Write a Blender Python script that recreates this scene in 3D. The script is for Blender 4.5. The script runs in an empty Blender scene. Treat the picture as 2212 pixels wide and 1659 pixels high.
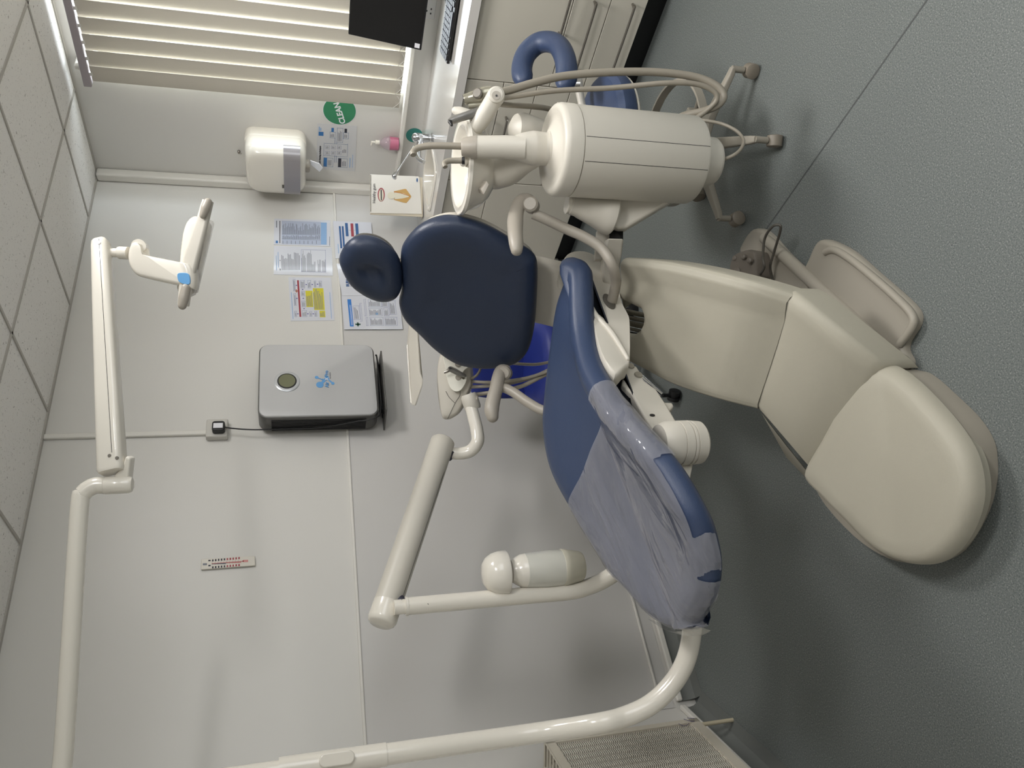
import bpy, bmesh, math, random
from mathutils import Vector, Matrix
random.seed(7)
C = bpy.context.scene.collection
V = Vector
PI = math.pi
def srgb(r, g, b):
    f = lambda c: (c/255/12.92) if c/255 <= .04045 else ((c/255+.055)/1.055)**2.4
    return (f(r), f(g), f(b), 1)
# ---------------------------------------------------------------- camera model (room metres: back wall y=0, window wall x=0)
FPX, AZ, PT, RL = 1653.1, math.radians(54.197), math.radians(15.876), math.radians(-0.633)
CAM = V((-3.595, -3.022, 1.554))
CF = V((math.cos(AZ)*math.cos(PT), math.sin(AZ)*math.cos(PT), -math.sin(PT)))
_r = V((math.sin(AZ), -math.cos(AZ), 0)); _u = _r.cross(CF)
CR = _r*math.cos(RL)+_u*math.sin(RL); CU = -_r*math.sin(RL)+_u*math.cos(RL)
def ray(x, y): return (CF*FPX + CR*((1659-y)-829.5) - CU*(x-1106)).normalized()
def ax(x, y, a, v):                 # survey point on the plane axis a = v
    d = ray(x, y); return CAM + d*((v-CAM[a])/d[a])
def az(x, y, z): return ax(x, y, 2, z)
def ad(x, y, dep):                  # survey point at a depth along the view
    d = ray(x, y); return CAM + d*(dep/d.dot(CF))
def ap(x, y, p0, n):
    d = ray(x, y); return CAM + d*((p0-CAM).dot(n)/d.dot(n))
H = 2.558
# ---------------------------------------------------------------- materials
MATS = {}
def mat(name, col, rough=.5, metal=0, bump=0, bscale=200, spec=.5, coat=0, var=0, vscale=3, emit=None, estr=0, trans=0, alpha=1, sheen=0):
    if name in MATS: return MATS[name]
    m = bpy.data.materials.new(name); m.use_nodes = True
    nt = m.node_tree; b = nt.nodes['Principled BSDF']
    b.inputs['Base Color'].default_value = col
    b.inputs['Roughness'].default_value = rough
    b.inputs['Metallic'].default_value = metal
    b.inputs['Specular IOR Level'].default_value = spec
    b.inputs['Coat Weight'].default_value = coat
    b.inputs['Coat Roughness'].default_value = .08
    b.inputs['Transmission Weight'].default_value = trans
    b.inputs['Alpha'].default_value = alpha
    if emit: b.inputs['Emission Color'].default_value = emit; b.inputs['Emission Strength'].default_value = estr
    tc = nt.nodes.new('ShaderNodeTexCoord')
    if var:
        n = nt.nodes.new('ShaderNodeTexNoise'); n.inputs['Scale'].default_value = vscale; n.inputs['Detail'].default_value = 4
        nt.links.new(tc.outputs['Object'], n.inputs['Vector'])
        mx = nt.nodes.new('ShaderNodeMix'); mx.data_type = 'RGBA'
        mx.inputs[6].default_value = tuple(c*(1-var) for c in col[:3])+(1,)
        mx.inputs[7].default_value = tuple(min(1, c*(1+var)) for c in col[:3])+(1,)
        nt.links.new(n.outputs['Fac'], mx.inputs[0]); nt.links.new(mx.outputs[2], b.inputs['Base Color'])
    if bump:
        n = nt.nodes.new('ShaderNodeTexNoise'); n.inputs['Scale'].default_value = bscale; n.inputs['Detail'].default_value = 3
        nt.links.new(tc.outputs['Object'], n.inputs['Vector'])
        bp = nt.nodes.new('ShaderNodeBump'); bp.inputs['Strength'].default_value = bump; bp.inputs['Distance'].default_value = .002
        nt.links.new(n.outputs['Fac'], bp.inputs['Height']); nt.links.new(bp.outputs['Normal'], b.inputs['Normal'])
    MATS[name] = m
    return m
WALL = mat('wall_panel', srgb(216, 214, 209), .38, var=.01, bump=.03, bscale=60)
WALL_LO = mat('wall_panel_lower', srgb(205, 203, 200), .35, var=.01, bump=.03, bscale=60)
WTRIM = mat('white_trim', srgb(224, 221, 214), .35, var=.01)
CREAM = mat('cream_plastic', srgb(205, 200, 189), .42, var=.012, bump=.05, bscale=500)
CREAM_T = mat('cream_textured', srgb(174, 169, 154), .55, var=.02, bump=.18, bscale=700)
WHITE_P = mat('white_enamel', srgb(228, 223, 212), .22, var=.01, coat=.4)
PORC = mat('porcelain', srgb(226, 221, 210), .08, var=.005, coat=.8)
TAUPE = mat('taupe_plastic', srgb(152, 146, 134), .5, var=.02, bump=.1, bscale=500)
GREYP = mat('grey_plastic', srgb(163, 156, 145), .42, var=.02, bump=.05, bscale=400)
HOSE = mat('hose_grey', srgb(148, 141, 128), .4, var=.03, vscale=30)
DGREY = mat('dark_grey_plastic', srgb(86, 82, 75), .5, var=.04)
BLACK = mat('black_plastic', srgb(20, 20, 22), .45, var=.1)
SCREEN = mat('black_screen', srgb(13, 13, 14), .25, var=.05)
NAVY = mat('navy_vinyl', srgb(53, 67, 96), .42, var=.05, bump=.25, bscale=350, spec=.45)
NAVY_D = mat('navy_vinyl_deep', srgb(38, 49, 71), .38, var=.05, bump=.25, bscale=350, spec=.45)
ROYAL = mat('royal_vinyl', srgb(30, 46, 128), .5, var=.05, bump=.2, bscale=350)
CHROME = mat('chrome', srgb(205, 207, 210), .12, metal=1, var=.02)
STEEL = mat('brushed_steel', srgb(150, 145, 138), .3, metal=.9, var=.04, vscale=40)
SILVER = mat('silver_panel', srgb(190, 190, 190), .4, metal=.0, var=.015)
GUN = mat('gunmetal_plastic', srgb(92, 91, 88), .4, metal=.3, var=.03)
CAB = mat('cabinet_laminate', srgb(208, 203, 190), .3, var=.01)
TOP = mat('worktop_solid', srgb(214, 211, 206), .22, var=.01, coat=.3)
KICK = mat('black_plinth', srgb(10, 10, 12), .35, var=.1)
PAPER = mat('laminated_paper', srgb(214, 216, 224), .22, var=.01, coat=.5)
PAPER_B = mat('blue_tint_paper', srgb(182, 194, 216), .25, var=.01, coat=.5)
INK = {k: mat('ink_'+k, srgb(*c), .5, var=.02) for k, c in dict(blue=(58, 118, 178), dblue=(48, 92, 145), red=(160, 62, 72), grey=(120, 124, 134), dark=(50, 50, 60), yellow=(214, 205, 60), lblue=(140, 175, 215), green=(40, 90, 75), line=(150, 155, 185), brightblue=(60, 128, 205), orange=(205, 140, 115), white=(230, 230, 235), purple=(70, 60, 150), pink=(215, 150, 145), tooth=(222, 216, 196), bone=(200, 160, 95), gum=(190, 120, 60)).items()}
GREEN = mat('green_sticker', srgb(52, 132, 92), .3, var=.02)
TEAL = mat('teal_sticker', srgb(50, 140, 132), .3, var=.02)
LBLUE = mat('light_blue_plastic', srgb(100, 162, 215), .4, var=.02)
LOGO = mat('sky_blue_print', srgb(98, 158, 212), .4, var=.02)
PINK = mat('pink_soap', srgb(200, 40, 110), .15, var=.03, coat=.5)
LCD = mat('lcd_olive', srgb(112, 114, 88), .25, var=.03)
RADM = mat('radiator_enamel', srgb(206, 199, 184), .35, var=.01)
DARKGAP = mat('shadow_gap', srgb(45, 43, 42), .7, var=.1)
SMOKE = mat('smoked_window', srgb(150, 146, 148), .15, coat=.5, var=.02)
SLAT = None
def slat_mat():
    m = bpy.data.materials.new('blind_fabric'); m.use_nodes = True; nt = m.node_tree; b = nt.nodes['Principled BSDF']
    b.inputs['Roughness'].default_value = .8
    tc = nt.nodes.new('ShaderNodeTexCoord'); n = nt.nodes.new('ShaderNodeTexNoise'); n.inputs['Scale'].default_value = 300
    mx = nt.nodes.new('ShaderNodeMix'); mx.data_type = 'RGBA'
    mx.inputs[6].default_value = srgb(196, 190, 178); mx.inputs[7].default_value = srgb(204, 198, 186)
    nt.links.new(tc.outputs['Object'], n.inputs['Vector']); nt.links.new(n.outputs['Fac'], mx.inputs[0]); nt.links.new(mx.outputs[2], b.inputs['Base Color'])
    t = nt.nodes.new('ShaderNodeBsdfTranslucent'); t.inputs['Color'].default_value = srgb(190, 184, 170)
    ms = nt.nodes.new('ShaderNodeMixShader'); ms.inputs[0].default_value = .12
    nt.links.new(b.outputs[0], ms.inputs[1]); nt.links.new(t.outputs[0], ms.inputs[2])
    nt.links.new(ms.outputs[0], nt.nodes['Material Output'].inputs['Surface']); return m
SLAT = slat_mat()
def clear_mat(name, tint, fac, rough=.05, wr=0, wscale=8):
    m = bpy.data.materials.new(name); m.use_nodes = True; nt = m.node_tree; b = nt.nodes['Principled BSDF']
    b.inputs['Base Color'].default_value = tint; b.inputs['Roughness'].default_value = rough
    b.inputs['Coat Weight'].default_value = 1; b.inputs['Coat Roughness'].default_value = .06
    t = nt.nodes.new('ShaderNodeBsdfTransparent'); t.inputs[0].default_value = (.93, .93, .96, 1)
    ms = nt.nodes.new('ShaderNodeMixShader'); ms.inputs[0].default_value = fac
    if wr:
        tc = nt.nodes.new('ShaderNodeTexCoord'); mp = nt.nodes.new('ShaderNodeMapping'); mp.inputs['Scale'].default_value = (.5, 1.6, 1); mp.inputs['Rotation'].default_value = (0, 0, -.2)
        n = nt.nodes.new('ShaderNodeTexNoise'); n.inputs['Scale'].default_value = wscale; n.inputs['Detail'].default_value = 3; n.inputs['Distortion'].default_value = .8
        bp = nt.nodes.new('ShaderNodeBump'); bp.inputs['Strength'].default_value = wr; bp.inputs['Distance'].default_value = .03
        nt.links.new(tc.outputs['Object'], mp.inputs[0]); nt.links.new(mp.outputs[0], n.inputs['Vector'])
        nt.links.new(n.outputs['Fac'], bp.inputs['Height']); nt.links.new(bp.outputs[0], b.inputs['Normal']); nt.links.new(bp.outputs[0], b.inputs['Coat Normal'])
        cr = nt.nodes.new('ShaderNodeMapRange'); cr.inputs[1].default_value = .3; cr.inputs[2].default_value = .7; cr.inputs[3].default_value = fac*.82; cr.inputs[4].default_value = min(1, fac*1.12)
        nt.links.new(n.outputs['Fac'], cr.inputs[0]); nt.links.new(cr.outputs[0], ms.inputs[0])
    nt.links.new(t.outputs[0], ms.inputs[1]); nt.links.new(b.outputs[0], ms.inputs[2])
    nt.links.new(ms.outputs[0], nt.nodes['Material Output'].inputs['Surface']); return m
FILM = clear_mat('clear_film', srgb(156, 157, 166), .52, .07, wr=1, wscale=5)  # grey tint stands in for the bright ceiling reflected in the film
CLEARP = clear_mat('clear_plastic', srgb(215, 213, 200), .35)
BOTTLE = clear_mat('frosted_bottle', srgb(218, 217, 207), .88, .3)
SOAPB = clear_mat('soap_bottle_clear', srgb(235, 215, 222), .22)
def floor_mat():
    m = bpy.data.materials.new('speckled_vinyl_floor'); m.use_nodes = True; nt = m.node_tree; b = nt.nodes['Principled BSDF']
    tc = nt.nodes.new('ShaderNodeTexCoord')
    n1 = nt.nodes.new('ShaderNodeTexNoise'); n1.inputs['Scale'].default_value = 270; n1.inputs['Detail'].default_value = 5; n1.inputs['Roughness'].default_value = .7
    cr = nt.nodes.new('ShaderNodeValToRGB'); e = cr.color_ramp.elements
    e[0].position = .36; e[0].color = srgb(70, 79, 77); e[1].position = .66; e[1].color = srgb(158, 161, 156)
    e.new(.44).color = srgb(103, 108, 107); e.new(.56).color = srgb(113, 118, 116)
    n2 = nt.nodes.new('ShaderNodeTexNoise'); n2.inputs['Scale'].default_value = 1.6; n2.inputs['Detail'].default_value = 2
    hs = nt.nodes.new('ShaderNodeHueSaturation'); mr = nt.nodes.new('ShaderNodeMapRange'); mr.inputs[3].default_value = .94; mr.inputs[4].default_value = 1.06
    for n in (n1, n2): nt.links.new(tc.outputs['Object'], n.inputs['Vector'])
    nt.links.new(n1.outputs['Fac'], cr.inputs[0]); nt.links.new(cr.outputs[0], hs.inputs['Color'])
    nt.links.new(n2.outputs['Fac'], mr.inputs[0]); nt.links.new(mr.outputs[0], hs.inputs['Value']); nt.links.new(hs.outputs[0], b.inputs['Base Color'])
    b.inputs['Roughness'].default_value = .45; b.inputs['Specular IOR Level'].default_value = .35
    return m
def ceil_mat():
    m = bpy.data.materials.new('mineral_fibre_tile'); m.use_nodes = True; nt = m.node_tree; b = nt.nodes['Principled BSDF']
    tc = nt.nodes.new('ShaderNodeTexCoord')
    v = nt.nodes.new('ShaderNodeTexNoise'); v.inputs['Scale'].default_value = 95; v.inputs['Detail'].default_value = 4; v.inputs['Distortion'].default_value = 1.2; v.inputs['Roughness'].default_value = .65
    cr = nt.nodes.new('ShaderNodeValToRGB'); e = cr.color_ramp.elements
    e[0].position = .33; e[0].color = srgb(135, 130, 124); e[1].position = .385; e[1].color = srgb(233, 231, 227)
    nt.links.new(tc.outputs['Object'], v.inputs['Vector']); nt.links.new(v.outputs['Fac'], cr.inputs[0]); nt.links.new(cr.outputs[0], b.inputs['Base Color'])
    b.inputs['Roughness'].default_value = .9
    return m
FLOOR = floor_mat(); CEIL = ceil_mat()
# ---------------------------------------------------------------- object helpers
OFF = {}
def reg(o, parent):
    C.objects.link(o)
    if parent: o.parent = parent; OFF[o.name] = OFF.get(parent.name, V((0, 0, 0)))
    else: OFF[o.name] = V((0, 0, 0))
def mk(name, vs, fs, m, parent=None, smooth=True, ang=35, bevel=0, bseg=3, sub=0, fm=None):
    me = bpy.data.meshes.new(name)
    off = OFF.get(parent.name, V((0, 0, 0))) if parent else V((0, 0, 0))
    me.from_pydata([tuple(V(v)-off) for v in vs], [], fs)
    ms = m if isinstance(m, (list, tuple)) else [m]
    for x in ms: me.materials.append(x)
    bm = bmesh.new(); bm.from_mesh(me)
    if fm:
        bm.faces.ensure_lookup_table()
        for i, k in enumerate(fm): bm.faces[i].material_index = k
    bmesh.ops.remove_doubles(bm, verts=bm.verts, dist=1e-6)
    if not fm: bmesh.ops.recalc_face_normals(bm, faces=bm.faces)
    bm.to_mesh(me); bm.free()
    if smooth:
        for p in me.polygons: p.use_smooth = True
        me.set_sharp_from_angle(angle=math.radians(ang))
    o = bpy.data.objects.new(name, me); reg(o, parent)
    if bevel:
        b = o.modifiers.new('Bevel', 'BEVEL'); b.width = bevel; b.segments = bseg; b.limit_method = 'ANGLE'; b.angle_limit = math.radians(35); b.harden_normals = False
        for p in me.polygons: p.use_smooth = True
        me.set_sharp_from_angle(angle=math.radians(70))
    if sub:
        s = o.modifiers.new('Sub', 'SUBSURF'); s.levels = sub; s.render_levels = sub
    return o
def thing(name, label, cat, loc=(0, 0, 0), group=None, local=False, rz=0):
    o = bpy.data.objects.new(name, None); o.empty_display_size = .1; C.objects.link(o)
    o.location = loc; o.rotation_euler = (0, 0, rz); o['label'] = label; o['category'] = cat
    if group: o['group'] = group
    OFF[o.name] = V((0, 0, 0)) if local else V(loc)
    return o
def tag(o, label, cat, group=None):
    o['label'] = label; o['category'] = cat
    if group: o['group'] = group
    return o
def struct(o): o['kind'] = 'structure'; return o
def basis(n, up=V((0, 0, 1))):
    n = n.normalized(); x = up.cross(n)
    if x.length < 1e-4: x = V((1, 0, 0)).cross(n)
    x.normalize(); return x, n.cross(x).normalized(), n
def spline(pts, k=8, closed=False):
    pts = [V(p) for p in pts]; n = len(pts); out = []
    rng = range(n if closed else n-1)
    for i in rng:
        if closed: a, b, c, d = pts[(i-1) % n], pts[i], pts[(i+1) % n], pts[(i+2) % n]
        else: a, b, c, d = pts[max(i-1, 0)], pts[i], pts[i+1], pts[min(i+2, n-1)]
        for j in range(k):
            t = j/k
            out.append(.5*((2*b)+(c-a)*t+(2*a-5*b+4*c-d)*t*t+(3*b-a-3*c+d)*t**3))
    if not closed: out.append(pts[-1])
    return out
def tube_geo(pts, r, n=16, k=8, curve=True, rnd=False):
    if curve and len(pts) > 2:
        rr = r if isinstance(r, (list, tuple)) else [r]*len(pts)
        P = spline(pts, k); R = []
        for i in range(len(pts)-1):
            for j in range(k): R.append(rr[i]+(rr[i+1]-rr[i])*j/k)
        R.append(rr[-1])
    else:
        P = [V(p) for p in pts]; R = r if isinstance(r, (list, tuple)) else [r]*len(P)
        R = list(R)
    if rnd:
        d0 = (P[0]-P[1]).normalized(); d1 = (P[-1]-P[-2]).normalized(); a, b = R[0], R[-1]
        hd = [(P[0]+d0*a*math.sin(t), a*math.cos(t)) for t in (1.5, 1.2, .8, .4)]
        tl = [(P[-1]+d1*b*math.sin(t), b*math.cos(t)) for t in (.4, .8, 1.2, 1.5)]
        P = [h[0] for h in hd]+P+[t[0] for t in tl]; R = [h[1] for h in hd]+R+[t[1] for t in tl]
    vs, fs = [], []; t0 = (P[1]-P[0]).normalized(); x, y, _ = basis(t0)
    for i, p in enumerate(P):
        t = (P[min(i+1, len(P)-1)]-P[max(i-1, 0)]).normalized()
        x = (x-t*x.dot(t)).normalized(); y = t.cross(x)
        for j in range(n):
            a = 2*PI*j/n; vs.append(p+(x*math.cos(a)+y*math.sin(a))*R[i])
    for i in range(len(P)-1):
        for j in range(n): fs.append((i*n+j, i*n+(j+1) % n, (i+1)*n+(j+1) % n, (i+1)*n+j))
    fs.append(tuple(range(n))[::-1]); fs.append(tuple((len(P)-1)*n+j for j in range(n)))
    return vs, fs
def tube(name, pts, r, m, parent=None, **kw):
    ang = kw.pop('ang', 50); vs, fs = tube_geo(pts, r, **kw); return mk(name, vs, fs, m, parent, ang=ang)
def merge(geos):
    vs, fs = [], []
    for a, b in geos:
        o = len(vs); vs += list(a); fs += [tuple(i+o for i in f) for f in b]
    return vs, fs
def lathe_geo(p0, axis, prof, n=32, sx=1, sy=1, up=V((0, 0, 1))):
    x, y, a = basis(V(axis), up); p0 = V(p0); vs, fs = [], []
    for (t, r) in prof:
        for j in range(n):
            q = 2*PI*j/n; vs.append(p0+a*t+x*(r*math.cos(q)*sx)+y*(r*math.sin(q)*sy))
    for i in range(len(prof)-1):
        for j in range(n): fs.append((i*n+j, i*n+(j+1) % n, (i+1)*n+(j+1) % n, (i+1)*n+j))
    if prof[0][1] > 1e-5: fs.append(tuple(range(n))[::-1])
    if prof[-1][1] > 1e-5: fs.append(tuple((len(prof)-1)*n+j for j in range(n)))
    return vs, fs
def lathe(name, p0, axis, prof, m, parent=None, n=32, ang=35, **kw):
    vs, fs = lathe_geo(p0, axis, prof, n, **kw); return mk(name, vs, fs, m, parent, ang=ang)
def prism_geo(poly, ext):
    poly = [V(p) for p in poly]; e = V(ext); n = len(poly)
    return poly+[p+e for p in poly], [tuple(range(n)), tuple(range(2*n-1, n-1, -1))]+[(i, (i+1) % n, (i+1) % n+n, i+n) for i in range(n)]
def prism(name, poly, ext, m, parent=None, bevel=0, **kw):
    vs, fs = prism_geo(poly, ext); return mk(name, vs, fs, m, parent, bevel=bevel, **kw)
def box_geo(a, b):
    (x0, y0, z0), (x1, y1, z1) = a, b
    vs = [V(p) for p in ((x0, y0, z0), (x1, y0, z0), (x1, y1, z0), (x0, y1, z0), (x0, y0, z1), (x1, y0, z1), (x1, y1, z1), (x0, y1, z1))]
    return vs, [(0, 3, 2, 1), (4, 5, 6, 7), (0, 1, 5, 4), (1, 2, 6, 5), (2, 3, 7, 6), (3, 0, 4, 7)]
def box(name, a, b, m, parent=None, bevel=0, **kw):
    vs, fs = box_geo(a, b); return mk(name, vs, fs, m, parent, bevel=bevel, ang=20, **kw)
def rrect(c, u, v, w, h, r, n=6):
    out = []
    for (sx, sy, a0) in ((1, 1, 0), (-1, 1, PI/2), (-1, -1, PI), (1, -1, 1.5*PI)):
        for i in range(n+1):
            a = a0+PI/2*i/n
            out.append(c+u*(sx*(w/2-r)+r*math.cos(a))+v*(sy*(h/2-r)+r*math.sin(a)))
    return out
def prismr(name, poly, k, m, parent=None, **kw):
    poly = [V(p) for p in poly]; n = len(poly); vs = poly+[p+(p-CAM).normalized()*k for p in poly]
    return mk(name, vs, [tuple(range(n)), tuple(range(2*n-1, n-1, -1))]+[(i, (i+1) % n, (i+1) % n+n, i+n) for i in range(n)], m, parent, **kw)
def loft(name, rings, m, parent=None, cap=True, ang=40, sub=0, closed=True):
    n = len(rings[0]); vs = [V(p) for r in rings for p in r]; fs = []
    for i in range(len(rings)-1):
        for j in range(n if closed else n-1): fs.append((i*n+j, i*n+(j+1) % n, (i+1)*n+(j+1) % n, (i+1)*n+j))
    if cap and closed: fs += [tuple(range(n))[::-1], tuple((len(rings)-1)*n+j for j in range(n))]
    return mk(name, vs, fs, m, parent, ang=ang, sub=sub)
def cushion(name, outline, N, m, parent=None, prof=None, dish=None, k=5, ang=60, thick=.08, shell=False):
    """pillow on an outline: widest ring = outline, rings above along N and below"""
    P = spline(outline, k, True); n = len(P); N = V(N).normalized()
    c = sum(P, V((0, 0, 0)))/n; X, Y, _ = basis(N, V((0, 0, 1)) if abs(N.z) < .8 else V((0, 1, 0)))
    area = sum((P[i]-c).cross(P[(i+1) % n]-c).dot(N) for i in range(n))
    inn = []
    for i in range(n):
        t = (P[(i+1) % n]-P[i-1]).normalized(); w = N.cross(t).normalized()
        inn.append(w if area > 0 else -w)
    if prof is None: prof = [(.04, -.03), (.012, -.022), (0, 0), (.004, .022), (.014, .04), (.032, .053), (.06, .06)]
    rings = []
    for i in range(n):
        tc_ = (c-P[i]); tc_ -= N*tc_.dot(N); tc_.normalize(); inn[i] = (inn[i]*.6+tc_*.4).normalized()
    for (d, h) in prof: rings.append([P[i]+inn[i]*d+N*h for i in range(n)])
    last = rings[-1]; cl = sum(last, V((0, 0, 0)))/n
    for s in (.85, .7, .55, .4, .25, .1):
        rings.append([cl+(p-cl)*s for p in last])
    vs = [p.copy() for r in rings for p in r]
    if dish:
        for i, p in enumerate(vs):
            if i//n >= len(prof): vs[i] = p+N*dish((p-c).dot(X), (p-c).dot(Y), 1-[.85, .7, .55, .4, .25, .1][i//n-len(prof)])
    fs = []
    for i in range(len(rings)-1):
        for j in range(n): fs.append((i*n+j, i*n+(j+1) % n, (i+1)*n+(j+1) % n, (i+1)*n+j))
    fs.append(tuple((len(rings)-1)*n+j for j in range(n)))
    if not shell: fs.append(tuple(range(n))[::-1])
    return mk(name, vs, fs, m, parent, ang=ang)
def text(name, s, p, right, up, size, m, parent=None, align='CENTER', bold=0, depth=.0006, spacing=1):
    cu = bpy.data.curves.new(name, 'FONT'); cu.body = s; cu.size = size; cu.align_x = align; cu.align_y = 'CENTER'; cu.extrude = depth; cu.offset = bold; cu.space_character = spacing
    cu.resolution_u = 3
    t = bpy.data.objects.new(name, cu); C.objects.link(t)
    dg = bpy.context.evaluated_depsgraph_get(); me = bpy.data.meshes.new_from_object(t.evaluated_get(dg))
    bpy.data.objects.remove(t)
    me.materials.clear(); me.materials.append(m)
    o = bpy.data.objects.new(name, me)
    r, u = V(right).normalized(), V(up).normalized(); f = r.cross(u)
    off = OFF.get(parent.name, V((0, 0, 0))) if parent else V((0, 0, 0))
    M = Matrix((r, u, f)).transposed().to_4x4(); M.translation = V(p)-off
    me.transform(M); reg(o, parent); return o
XR, YR, ZU = V((1, 0, 0)), V((0, 1, 0)), V((0, 0, 1))

# ================================================================ ROOM
XL = -3.028
lw_d = V((-.297, -.355, 0)).normalized()      # the left wall runs at an angle from the far corner
LWE = V((XL, 0, 0))+lw_d*2.1
FX, FY = LWE.x, -4.7
fl = [(.0, 0, 0), (XL, 0, 0), (LWE.x, LWE.y, 0), (FX, FY, 0), (0, FY, 0)]
floor = struct(mk('floor', [V(p)+V((0, 0, 0)) for p in fl]+[V(p)+V((0, 0, -.08)) for p in fl], [(0, 1, 2, 3, 4), (9, 8, 7, 6, 5)]+[(i, i+5, (i+1) % 5+5, (i+1) % 5) for i in range(5)], FLOOR, smooth=False))
a, b, c = az(2010, 0, .0006), az(1735, 395, .0006), az(1590, 585, .0006)
SEAM = mat('weld_seam', srgb(78, 81, 81), .5, var=.05)
d = (b-a).normalized(); d2 = V((-d.y, d.x, 0))*.0026
mk('weld_seam', [a-d*1.2-d2, a-d*1.2+d2, c+d*.5+d2, c+d*.5-d2], [(0, 1, 2, 3)], SEAM, floor, smooth=False)
ceil = struct(mk('ceiling', [V(p)+V((0, 0, H)) for p in fl]+[V(p)+V((0, 0, H+.08)) for p in fl], [(4, 3, 2, 1, 0), (5, 6, 7, 8, 9)]+[(i, (i+1) % 5, (i+1) % 5+5, i+5) for i in range(5)], CEIL, smooth=False))
TB = mat('ceiling_tee', srgb(176, 172, 165), .5, var=.02)
g = []
for k in range(8):
    x = -.34-.6*k
    if x > FX: g.append(box_geo((x-.006, (0 if x > XL else (x-XL)/lw_d.x*lw_d.y), H-.005), (x+.006, FY, H+.002)) if True else None)
for k in range(8):
    y = -.531-.6*k; x0 = XL+lw_d.x*min(1, abs(y/lw_d.y)/2.1)*2.1
    if y > FY: g.append(box_geo((x0, y-.006, H-.005), (0, y+.006, H+.002)))
g.append(box_geo((XL, -.018, H-.006), (0, 0, H))); g.append(box_geo((-.018, FY, H-.006), (0, 0, H)))
vs, fs = merge(g); mk('ceiling_grid', vs, fs, TB, ceil, smooth=False)
# back wall: upper and lower panelling, dado strip
bw = struct(box('wall_back', (XL-.02, 0, 0), (.1, .1, H), WALL))
TRZ = 1.323
lo = box('lower_panel', (XL, -.004, .1), (0, 0, TRZ), WALL_LO, bw)
struct(box('trim_1', (XL, -.010, TRZ-.006), (-.001, -.0005, TRZ+.006), WTRIM, bevel=.003))
struct(box('trim_2', (-.055, -.05, .86), (0, -.0005, H-.005), WTRIM, bevel=.01))     # corner boxing strip
cx = az(95, 945, H).x
struct(box('trim_3', (cx-.022, -.016, 1.912), (cx+.002, -.0005, H-.005), WTRIM, bevel=.005))
# right wall with window opening
WY0, WY1, WZ0, WZ1 = -.66, -2.5, .985, 2.44
g = [box_geo((0, WY0, 0), (.22, .1, H)), box_geo((0, FY, 0), (.22, WY1, H)), box_geo((0, WY1, 0), (.22, WY0, WZ0)), box_geo((0, WY1, WZ1), (.22, WY0, H))]
vs, fs = merge(g); struct(mk('wall_right', vs, fs, WALL, smooth=False))
g = []
for k in range(2):
    y = WY0-.02-(k*.92); 
W = struct(box('window_1', (.12, WY1+.0, WZ0), (.165, WY1+.05, WZ1), WTRIM))
g = [box_geo((.12, WY0-.05, WZ0), (.165, WY0, WZ1)), box_geo((.12, WY1, WZ0), (.165, WY0, WZ0+.05)), box_geo((.12, WY1, WZ1-.05), (.165, WY0, WZ1)), box_geo((.12, -1.6, WZ0), (.165, -1.54, WZ1))]
vs, fs = merge(g); mk('window_frame', vs, fs, WTRIM, W, smooth=False)
GL = bpy.data.materials.new('window_glass'); GL.use_nodes = True
_b = GL.node_tree.nodes['Principled BSDF']; _b.inputs['Roughness'].default_value = .02
_t = GL.node_tree.nodes.new('ShaderNodeBsdfTransparent'); _m = GL.node_tree.nodes.new('ShaderNodeMixShader'); _m.inputs[0].default_value = .06
_n = GL.node_tree.nodes.new('ShaderNodeTexNoise'); _r2 = GL.node_tree.nodes.new('ShaderNodeMapRange'); _r2.inputs[3].default_value = .01; _r2.inputs[4].default_value = .04
GL.node_tree.links.new(_n.outputs['Fac'], _r2.inputs[0]); GL.node_tree.links.new(_r2.outputs[0], _b.inputs['Roughness'])
GL.node_tree.links.new(_t.outputs[0], _m.inputs[1]); GL.node_tree.links.new(_b.outputs[0], _m.inputs[2]); GL.node_tree.links.new(_m.outputs[0], GL.node_tree.nodes['Material Output'].inputs[0])
box('pane', (.14, WY1+.05, WZ0+.05), (.146, WY0-.05, WZ1-.05), GL, W)
# left wall (angled), walls out of the picture
def wallseg(name, p, q, m=WALL, th=.1):
    d = (q-p).normalized(); n = V((-d.y, d.x, 0))*-th
    return struct(prism(name, [p, q, q+V((0, 0, H)), p+V((0, 0, H))], n, m, smooth=False))
P0 = V((XL, 0, 0)); wl = wallseg('wall_left', P0, LWE)
nn = V((-lw_d.y, lw_d.x, 0)); nn = nn if nn.dot(V((1, -1, 0))) > 0 else -nn     # into the room
struct(box('wall_side', (FX-.1, FY, 0), (FX, LWE.y, H), WALL)); struct(box('wall_front', (FX-.1, FY-.1, 0), (.22, FY, H), WALL))
# skirtings: cap strip and coved vinyl
def cove(name, p, q, n, h=.1):
    prof = [(0, h), (.012, h), (.014, h-.012), (.012, .05), (.016, .03), (.03, .012), (.055, .003), (.075, .001), (.075, 0), (0, 0)]
    rings = [[e+n*u+V((0, 0, z)) for (u, z) in prof] for e in (p, q)]
    return rings
COVE = mat('cove_vinyl', srgb(106, 109, 106), .7, var=.04, vscale=60)
struct(loft('baseboard_back', cove('', V((XL+.02, 0, 0)), V((-.02, 0, 0)), V((0, -1, 0)), .075), COVE, ang=30))
struct(loft('baseboard_left', cove('', V((XL, 0, 0))+lw_d*.03, LWE, nn, .075), COVE, ang=30))
struct(box('trim_4', (XL+.02, -.022, .062), (-.02, -.001, .088), WTRIM, bevel=.006))
struct(prism('trim_5', [P0+lw_d*.02+nn*.001+V((0, 0, .062)), LWE+nn*.001+V((0, 0, .062)), LWE+nn*.001+V((0, 0, .088)), P0+lw_d*.02+nn*.001+V((0, 0, .088))], nn*.021, WTRIM, bevel=.006))
struct(box('trim_6', (XL+.02, -.016, .155), (-.7, -.005, .165), WTRIM, bevel=.003))

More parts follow.
